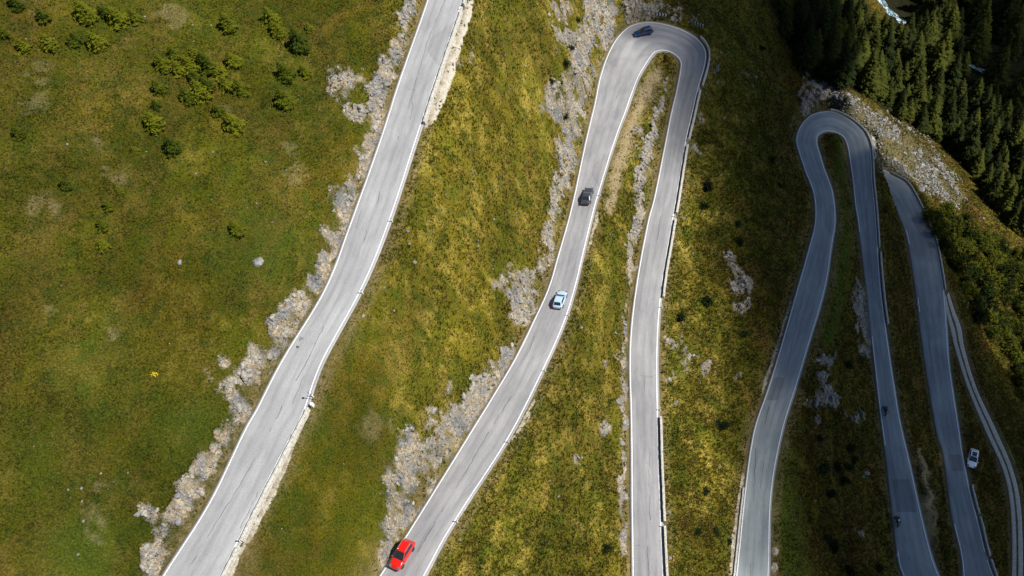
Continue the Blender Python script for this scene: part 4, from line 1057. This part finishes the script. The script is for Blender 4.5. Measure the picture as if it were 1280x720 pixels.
# ---- boulders and loose stones
M_stone = None
t = NT('weathered_limestone'); oi = t.n('ShaderNodeObjectInfo'); nn = t.noise(t.pos(), 2.2, 5, .65)
c_ = t.ramp(nn, [(.3, (.07, .07, .072)), (.5, (.15, .147, .143)), (.72, (.29, .285, .27))]); t.col(c_); t.p(Roughness=.9); t.bump(nn, .5, .08); M_stone = t.m
def rock_bm(seed, sub=2, cuts=9):
    q = random.Random(seed); bm = bmesh.new(); bmesh.ops.create_icosphere(bm, subdivisions=sub, radius=1)
    pl = [(Vector((q.gauss(0, 1), q.gauss(0, 1), q.gauss(0, 1))).normalized(), q.uniform(.5, .85)) for _ in range(cuts)]
    for v in bm.verts:
        for n_, d in pl:
            e = v.co.dot(n_) - d
            if e > 0: v.co -= n_ * e
        v.co *= q.uniform(.96, 1.04)
        v.co.z *= .75
    return bm
rp = []
def boulder(P, s, label, group, rz=None, name='boulder', sq=1.0):
    k = rnd.randrange(6)
    if len(rp) < 6:
        o = mesh_bm(name, rock_bm(800 + len(rp)), M_stone); rp.append(o)
    else:
        o = rp[k].copy(); COL.objects.link(o); o.name = name
    tag(o, label, 'boulder', group)
    o.location = (P[0], P[1], P[2] + s * .1); o.scale = (s * rnd.uniform(.8, 1.3), s * sq * rnd.uniform(.7, 1.1), s * rnd.uniform(.7, 1.1)); o.rotation_euler = (rnd.uniform(-.4, .4), rnd.uniform(-.4, .4), rnd.uniform(0, 6.28))
    return o
singles = [((322, 328), 12, 'largest white boulder lying alone on the green meadow'), ((225, 328), 5.5, 'grey boulder lying on the meadow, farther from the road than the white one'), ((509, 289), 4.5, 'white boulder uppermost of three beside the highest road'), ((511, 305), 3.5, 'white boulder in the middle of three beside the highest road'), ((518, 328), 4, 'white boulder lowest of three beside the highest road'),
           ((727, 572), 3, 'small white stone under the second road beside a dark tuft'), ((687, 601), 2.6, 'small white stone by itself in yellow grass'), ((698, 620), 3.4, 'upright white stone below the two small ones'), ((769, 416), 4, 'white boulder above the rock outcrop by the middle road'),
           ((837, 698), 4, 'pale boulder against the lowest parapet of the middle road'), ((836, 640), 4.5, 'pale boulder at the parapet joint of the middle road'), ((875, 192), 5, 'slanted white boulder beyond the parapet of the middle road'), ((938, 78), 3, 'white stone on the slope right of the upper hairpin'), ((900, 66), 3, 'white stone just outside the upper hairpin'), ((905, 148), 3.5, 'long white stone on the slope below the upper hairpin'), ((855, 273), 3.5, 'upright white stone beside the parapet of the middle road'),
           ((1083, 591), 6, 'pale boulder beside the road with two motorcycles'), ((1268, 70), 3, 'pale rock among the dark spruces'), ((1229, 273), 3.5, 'white rock at the foot of the boulder slope'), ((727, 409), 3.5, 'white stone on the slope below the pale blue hatchback'), ((480, 360), 3.2, 'flat white stone beside the highest road'), ((492, 388), 3, 'white stone on the grass bank below the highest road'), ((454, 396), 4, 'pale slab at the edge of the highest road'), ((656, 82), 4, 'pale rock on the grass above the cliff gully')]
for pxy, s, lb in singles:
    P = hit(*pxy); boulder(P, s * to_px(P)[2] / F * .75, lb, None)
# blocks of the boulder slope: the large ones each a thing, the small rubble one mass
q = random.Random(21); bl = []; tries = 0
while len(bl) < 170 and tries < 6000:
    tries += 1; c_ = BOULD[q.randrange(len(BOULD))]; a = c_[0] + q.gauss(0, .55) * c_[2]; b = c_[1] + q.gauss(0, .55) * c_[2]
    kk = RD4.near_px(a, b); L_, R_ = to_px(RD4.L[kk]), to_px(RD4.R[kk])
    if math.hypot(to_px(RD4.C[kk])[0] - a, to_px(RD4.C[kk])[1] - b) < 22: continue
    P = hit(a, b)
    if fbm(np.array([P[0] / 6]), np.array([P[1] / 6]), 55, 2)[0] < .36 + .10 * q.random(): continue
    s = (.28 + 1.0 * q.random() ** 2.2) * (1.5 if q.random() < .15 else 1)
    if any((P[0] - d_[0]) ** 2 + (P[1] - d_[1]) ** 2 < (s + d_[3]) ** 2 * .55 for d_ in bl): continue
    bl.append((P[0], P[1], P[2], s))
for x, y, z, s in bl:
    big_ = 'large pale block on the boulder slope below the lower hairpin' if s > 1.0 else 'pale block on the boulder slope below the lower hairpin'
    boulder((x, y, z), s * .8, big_, 'blocks of the boulder slope')
# loose stones on the rock cuts, screes and boulder slope
def low_rocks(seed, k):
    out = []
    for j in range(k):
        bm = rock_bm(seed + j, 1, 6); V = np.array([v.co[:] for v in bm.verts]); Fc = np.array([[v.index for v in f.verts] for f in bm.faces]); bm.free(); out.append((V, Fc))
    return out
lr = low_rocks(900, 6); nr = np.random.default_rng(3)
def scatter_stones(name, prob, n_try, smin, smax, label=None, zoff=.1):
    w_ = prob * np.gradient(gx)[None, :].repeat(ny, 0).ravel() * np.gradient(gy)[:, None].repeat(nx, 1).ravel()
    w_ = np.where((px > -80) & (px < 1360) & (py > -80) & (py < 800), w_, 0); w_ /= w_.sum()
    id_ = nr.choice(len(w_), n_try, p=w_)
    x = X[id_] + nr.uniform(-.2, .2, n_try); y = Y[id_] + nr.uniform(-.2, .2, n_try); z = ground_v(x, y)
    d_, _, _, _ = road_dist(x, y); ok = d_ > .5; x, y, z = x[ok], y[ok], z[ok]
    VV, FF = [], []; off = 0
    for i in range(len(x)):
        V, Fc = lr[i % 6]; s = smin * (smax / smin) ** (nr.random() ** 2.2); th = nr.random() * 6.28
        M_ = np.array([[math.cos(th), -math.sin(th), 0], [math.sin(th), math.cos(th), 0], [0, 0, 1]]) * s * nr.uniform(.7, 1.3, 3)[None]
        VV.append(V @ M_.T + [x[i], y[i], z[i] + zoff * s]); FF.append(Fc + off); off += len(V)
    o = mesh_np(name, np.concatenate(VV), np.concatenate(FF), M_stone); return tag(o, kind='stuff')
scatter_stones('loose_stones', np.clip(rock - .6, 0, 1) * (de > .5) * (1 - .6 * infor), 5000, .06, .30)
scatter_stones('boulder_rubble', np.clip(bould * sstep(.34, .56, fbm(X / 6, Y / 6, 55, 2)) * (de > 1), 0, 1), 3000, .10, .5)
scatter_stones('scattered_stones', (de > 1.2) * (.05 + sstep(.6, .7, fbm(X / 9, Y / 9, 91, 3))) * (1 - infor) * np.where(px > 420, 2.2, .6), 2600, .04, .26)

lr = []
for j in range(6):
    bm = rock_bm(950 + j, 2, 22); V = np.array([v.co[:] for v in bm.verts]); V[:, 0] *= 1.5; V[:, 2] *= 1.5; Fc = np.array([[v.index for v in f.verts] for f in bm.faces]); bm.free(); lr.append((V, Fc))
M_keep = M_stone
t = NT('craggy_rock'); p_ = t.pos(); n_ = t.noise(t.scale(p_, (1, .55, .38)), .7, 6, .65, .5); k_ = t.noise(p_, 4, 4, .7)
c_ = t.ramp(n_, [(.3, (.09, .095, .105)), (.42, (.165, .17, .178)), (.5, (.225, .205, .17)), (.6, (.29, .272, .24)), (.7, (.175, .175, .175))]); c_ = t.mix(.8, c_, t.ramp(k_, [(.32, (.45, .44, .43)), (.5, (1, 1, 1)), (.7, (1.35, 1.33, 1.28))]), 'MULTIPLY')
t.col(c_); t.p(Roughness=.92); t.b.inputs['Specular IOR Level'].default_value = .1; t.bump(k_, .6, .1); M_stone = t.m
scatter_stones('rock_ledges', np.clip(rock - .45, 0, 1) * (de > .9) * (1 - infor), 2400, .16, .58, zoff=-.12)
M_stone = M_keep

# ---- tussocky grass: real tufts over the slopes in view
nT = 420000
area_w = (np.gradient(gx)[None, :].repeat(ny, 0) * np.gradient(gy)[:, None].repeat(nx, 1)).ravel()
inv = (px > -120) & (px < 1400) & (py > -110) & (py < 830)
pw_ = area_w * inv * (de > .5) * np.clip(1.15 - rock * 1.2 - bould * .7, .03, 1) * (1 - .93 * infor) * np.where(pale > .4, .08, 1) * (1 - .9 * np.clip(dirt, 0, 1)) * (.6 + .8 * sstep(.4, .62, fbm(XS / 2.4, Y / 2.4, 61, 3)))
pw_ *= np.clip((150 / np.maximum(dep, 40)) ** 1.3, .25, 2.2)
pw_ /= pw_.sum(); id_ = nr.choice(len(pw_), nT, p=pw_)
sx_ = np.gradient(gx)[None, :].repeat(ny, 0).ravel()[id_]; sy_ = np.gradient(gy)[:, None].repeat(nx, 1).ravel()[id_]
x = X[id_] + nr.uniform(-.5, .5, nT) * sx_; y = Y[id_] + nr.uniform(-.5, .5, nT) * sy_
d_, _, _, ri_ = road_dist(x, y); ok = d_ > .45; x, y, id_ = x[ok], y[ok], id_[ok]; z = ground_v(x, y); nT = len(x)
tcol = grass_colour(x - .8 * (z - ZC), y, px[id_], py[id_], rk[id_], lush_shade[id_], dirt[id_])
rcol = nr.random(nT)[:, None]
tcol = tcol * (.62 + .80 * nr.random(nT)[:, None]); tcol = np.where(rcol < .15, tcol * .6 + np.array([.125, .098, .022]), np.where(rcol > .95, tcol * .6, tcol))
size = (.10 + .17 * nr.random(nT) ** 1.6) * (1 + .9 * sstep(430, 560, px[id_])) * np.where(lush_shade[id_] > .3, .7, 1)
TT = []
for b in range(4):
    th = nr.random(nT) * 6.283; ln = size * nr.uniform(.7, 1.3, nT); lean = nr.uniform(.25, 1.0, nT); wd = size * nr.uniform(.16, .34, nT)
    bx0 = x + np.cos(th + 1.57) * wd; by0 = y + np.sin(th + 1.57) * wd; bx1 = x - np.cos(th + 1.57) * wd; by1 = y - np.sin(th + 1.57) * wd
    TT.append(np.stack([np.stack([bx0, by0, z - .04], 1), np.stack([bx1, by1, z - .04], 1), np.stack([x + np.cos(th) * ln * lean, y + np.sin(th) * ln * lean, z + ln * (1.15 - .6 * lean)], 1)], 1))
TT = np.concatenate(TT); cc = np.tile(tcol, (4, 1))
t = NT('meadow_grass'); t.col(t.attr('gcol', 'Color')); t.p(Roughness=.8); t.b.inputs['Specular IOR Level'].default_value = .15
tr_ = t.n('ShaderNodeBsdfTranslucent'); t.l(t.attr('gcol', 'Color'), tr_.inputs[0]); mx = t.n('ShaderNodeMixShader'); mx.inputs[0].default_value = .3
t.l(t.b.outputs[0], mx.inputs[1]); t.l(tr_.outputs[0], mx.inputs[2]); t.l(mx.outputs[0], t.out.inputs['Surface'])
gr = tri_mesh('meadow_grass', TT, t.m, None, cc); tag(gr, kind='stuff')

# ---- the stream on the valley floor
sp_ = [(1082, -45), (1097, -8), (1106, 8), (1116, 18), (1128, 27), (1142, 36), (1168, 52), (1210, 80), (1260, 100)]
Pn = np.array([hit(*s_) for s_ in sp_]); SP = np.array([cr(Pn, k * .1) for k in range((len(Pn) - 1) * 10)])
Tn = np.gradient(SP, axis=0); Nn = np.stack([-Tn[:, 1], Tn[:, 0], 0 * Tn[:, 0]], 1); Nn /= np.linalg.norm(Nn, axis=1)[:, None]
wv = 2.0 + .5 * np.sin(np.arange(len(SP)) * .5)
Pz = np.stack([SP + Nn * (f * wv)[:, None] for f in (-1, -.5, 0, .5, 1)], 1)
zc_ = ground_v(Pz[..., 0].ravel(), Pz[..., 1].ravel()).reshape(Pz.shape[:2])
Pz[..., 2] = zc_ + .18
t = NT('stream_water'); nn = t.noise(t.pos(), .9, 5, .75, .4); t.col(t.ramp(nn, [(.44, (.02, .06, .075)), (.54, (.20, .28, .31)), (.62, (.75, .78, .8))])); t.p(Roughness=.2); t.bump(nn, .5, .1)
V = Pz.reshape(-1, 3); o = mesh_np('stream', V, up_faces(V, grid_faces(len(SP), 5)), t.m, smooth=True); tag(o, kind='structure')

# ---- the cloud whose shade lies over the lower road: an unseen vapour sheet towards the sun, cut to the shade's outline
HC = 330.0
sd_ = np.array([math.cos(R(50)) * math.cos(R(-10)), math.cos(R(50)) * math.sin(R(-10)), math.sin(R(50))])
LEFT = [(735, -120), (752, -20), (785, 80), (828, 220), (868, 380), (893, 540), (918, 700), (935, 860)]
SHADE = LEFT + [(1420, 900), (1420, 560), (1300, 520), (1235, 430), (1200, 345), (1172, 270), (1128, 212), (1099, 194), (1080, 160), (1054, 134), (1032, 110), (1050, 80), (1040, 30), (1010, -30), (990, -120)]
def to_cloud(P): k = (HC - P[2]) / sd_[2]; return P[:2] + sd_[:2] * k
poly = []
for a, b in zip(SHADE, SHADE[1:] + SHADE[:1]):
    for k in range(4): 
        pp = hit(a[0] + (b[0] - a[0]) * k / 4, a[1] + (b[1] - a[1]) * k / 4); poly.append(to_cloud(pp))
poly = np.array(poly)
lo, hi = poly.min(0) - 25, poly.max(0) + np.array([120, 120])
cs = 2.5; cxs = np.arange(lo[0], hi[0], cs); cys = np.arange(lo[1], hi[1], cs); CX, CY = np.meshgrid(cxs, cys); cx, cy = CX.ravel(), CY.ravel()
ins = inpoly(cx, cy, [tuple(p_) for p_ in poly])
def seg_dist(P, closed):
    d_ = np.full(len(cx), 1e9); Q = list(zip(P, np.roll(P, -1, 0) if closed else P[1:]))
    for a, b in (Q if closed else Q[:]):
        ab = b - a; tt = np.clip(((cx - a[0]) * ab[0] + (cy - a[1]) * ab[1]) / (ab @ ab + 1e-9), 0, 1)
        d_ = np.minimum(d_, np.hypot(cx - a[0] - tt * ab[0], cy - a[1] - tt * ab[1]))
    return d_
nl = (len(LEFT) - 1) * 4 + 1
dl = seg_dist(poly[:nl], False); dr = seg_dist(poly[nl - 1:], False)
nz = (fbm(cx / 14, cy / 14, 71, 4) - .5)
rl = np.clip((np.where(ins, dl, -dl) + nz * 14) / 46, 0, 1); rr_ = np.clip((np.where(ins, dr, -dr) + 2 + nz * 4) / 9, 0, 1)
P2 = [(1118, -140), (1122, 0), (1150, 70), (1190, 130), (1240, 200), (1300, 265), (1480, 330), (1480, -140)]  # extra cloud patch, added to darken the upper forest
p2 = []
for a, b in zip(P2, P2[1:] + P2[:1]):
    for k in range(4):
        p2.append(to_cloud(hit(a[0] + (b[0] - a[0]) * k / 4, a[1] + (b[1] - a[1]) * k / 4)))
p2 = np.array(p2); in2 = inpoly(cx, cy, [tuple(p_) for p_ in p2]); d2_ = seg_dist(p2, True)
t2_ = np.clip((np.where(in2, d2_, -d2_) + nz * 20) / 30, 0, 1) * (9 + 8 * fbm(cx / 18, cy / 18, 75, 3))
th_ = ins * rl ** 1.15 * rr_ ** 1.2 * (22 + 8 * fbm(cx / 18, cy / 18, 73, 3))
hole = to_cloud(hit(1216, 574)); th_ = th_ * (1 - .68 * np.exp(-((cx - hole[0]) ** 2 + (cy - hole[1]) ** 2) / 7. ** 2))  # cloud thinned here to let more sun onto the white car
th_ = np.maximum(th_, t2_)
th_ = np.where((CX == cxs[0]) | (CX == cxs[-1]) | (CY == cys[0]) | (CY == cys[-1]), 0, th_.reshape(CX.shape)).ravel()
m_, n_ = CX.shape
top_ = np.stack([cx, cy, HC + th_ * .75 + .01], 1); bot = np.stack([cx, cy, HC - th_ * .25 - .01], 1)
keepq = grid_faces(m_, n_); kq = th_[keepq].max(1) > .01; keepq = keepq[kq]
Fc = np.concatenate([keepq, keepq[:, ::-1] + m_ * n_])
e_ = np.concatenate([keepq[:, [0, 1]], keepq[:, [1, 2]], keepq[:, [2, 3]], keepq[:, [3, 0]]]); key = np.sort(e_, 1)
_, iv, ct = np.unique(key, axis=0, return_inverse=True, return_counts=True); be = e_[ct[iv.ravel()] == 1]
Fc = np.concatenate([Fc, np.stack([be[:, 1], be[:, 0], be[:, 0] + m_ * n_, be[:, 1] + m_ * n_], 1)])
mv = bpy.data.materials.new('cloud_vapour'); mv.use_nodes = True; mv.node_tree.nodes.clear()
vs_ = mv.node_tree.nodes.new('ShaderNodeVolumePrincipled'); vs_.inputs['Color'].default_value = (.96, .97, 1, 1); vs_.inputs['Density'].default_value = CLOUD_DENSITY; vs_.inputs['Anisotropy'].default_value = .5
vo = mv.node_tree.nodes.new('ShaderNodeOutputMaterial'); mv.node_tree.links.new(vs_.outputs[0], vo.inputs['Volume'])
o = mesh_np('cloud', np.concatenate([top_, bot]), Fc, mv, smooth=True)
bm = bmesh.new(); bm.from_mesh(o.data); bmesh.ops.delete(bm, geom=[v for v in bm.verts if not v.link_faces], context='VERTS'); bmesh.ops.recalc_face_normals(bm, faces=bm.faces); bm.to_mesh(o.data); bm.free()
tag(o, kind='stuff')
# ------------------------------------------------------------------ light, sky, camera
sun_dir = np.array([math.cos(R(50)) * math.cos(R(-10)), math.cos(R(50)) * math.sin(R(-10)), math.sin(R(50))])
w = bpy.data.worlds.new('World'); SC.world = w; w.use_nodes = True
nt = w.node_tree; nt.nodes.clear()
bg = nt.nodes.new('ShaderNodeBackground'); sk = nt.nodes.new('ShaderNodeTexSky'); ow = nt.nodes.new('ShaderNodeOutputWorld')
sk.sky_type = 'NISHITA'; sk.sun_disc = False; sk.sun_elevation = R(50); sk.sun_rotation = math.atan2(sun_dir[0], sun_dir[1]); sk.altitude = 1800; sk.air_density = 1.0; sk.dust_density = .3; sk.ozone_density = 1.5
bg.inputs[1].default_value = SKY_STRENGTH
nt.links.new(sk.outputs[0], bg.inputs[0]); nt.links.new(bg.outputs[0], ow.inputs[0])
sl = bpy.data.lights.new('sun', 'SUN'); sl.energy = SUN_STRENGTH; sl.angle = R(.5); sl.color = (1, .955, .88)
so = bpy.data.objects.new('sun', sl); COL.objects.link(so)
so.rotation_euler = Vector(-sun_dir).to_track_quat('-Z', 'Y').to_euler(); so.location = (100, 0, 500)
cd = bpy.data.cameras.new('camera'); co = bpy.data.objects.new('camera', cd); COL.objects.link(co)
cd.sensor_width = 36; cd.lens = 36 * F / 1280; cd.clip_end = 5000; cd.clip_start = .5
Mc = Matrix([[C2W[i][j] for j in range(3)] for i in range(3)]).to_4x4(); Mc.translation = Vector(CAM)
co.matrix_world = Mc
SC.camera = co
SC.view_settings.view_transform = 'Standard'; SC.view_settings.look = 'None'; SC.view_settings.exposure = EXPOSURE; SC.view_settings.gamma = 1; SC.view_settings.use_curve_mapping = False
SC.cycles.max_bounces = 5; SC.cycles.diffuse_bounces = 2; SC.cycles.glossy_bounces = 2; SC.cycles.transparent_max_bounces = 6; SC.cycles.volume_bounces = 0
SC.cycles.use_denoising = True
SC.cycles.caustics_reflective = False; SC.cycles.caustics_refractive = False
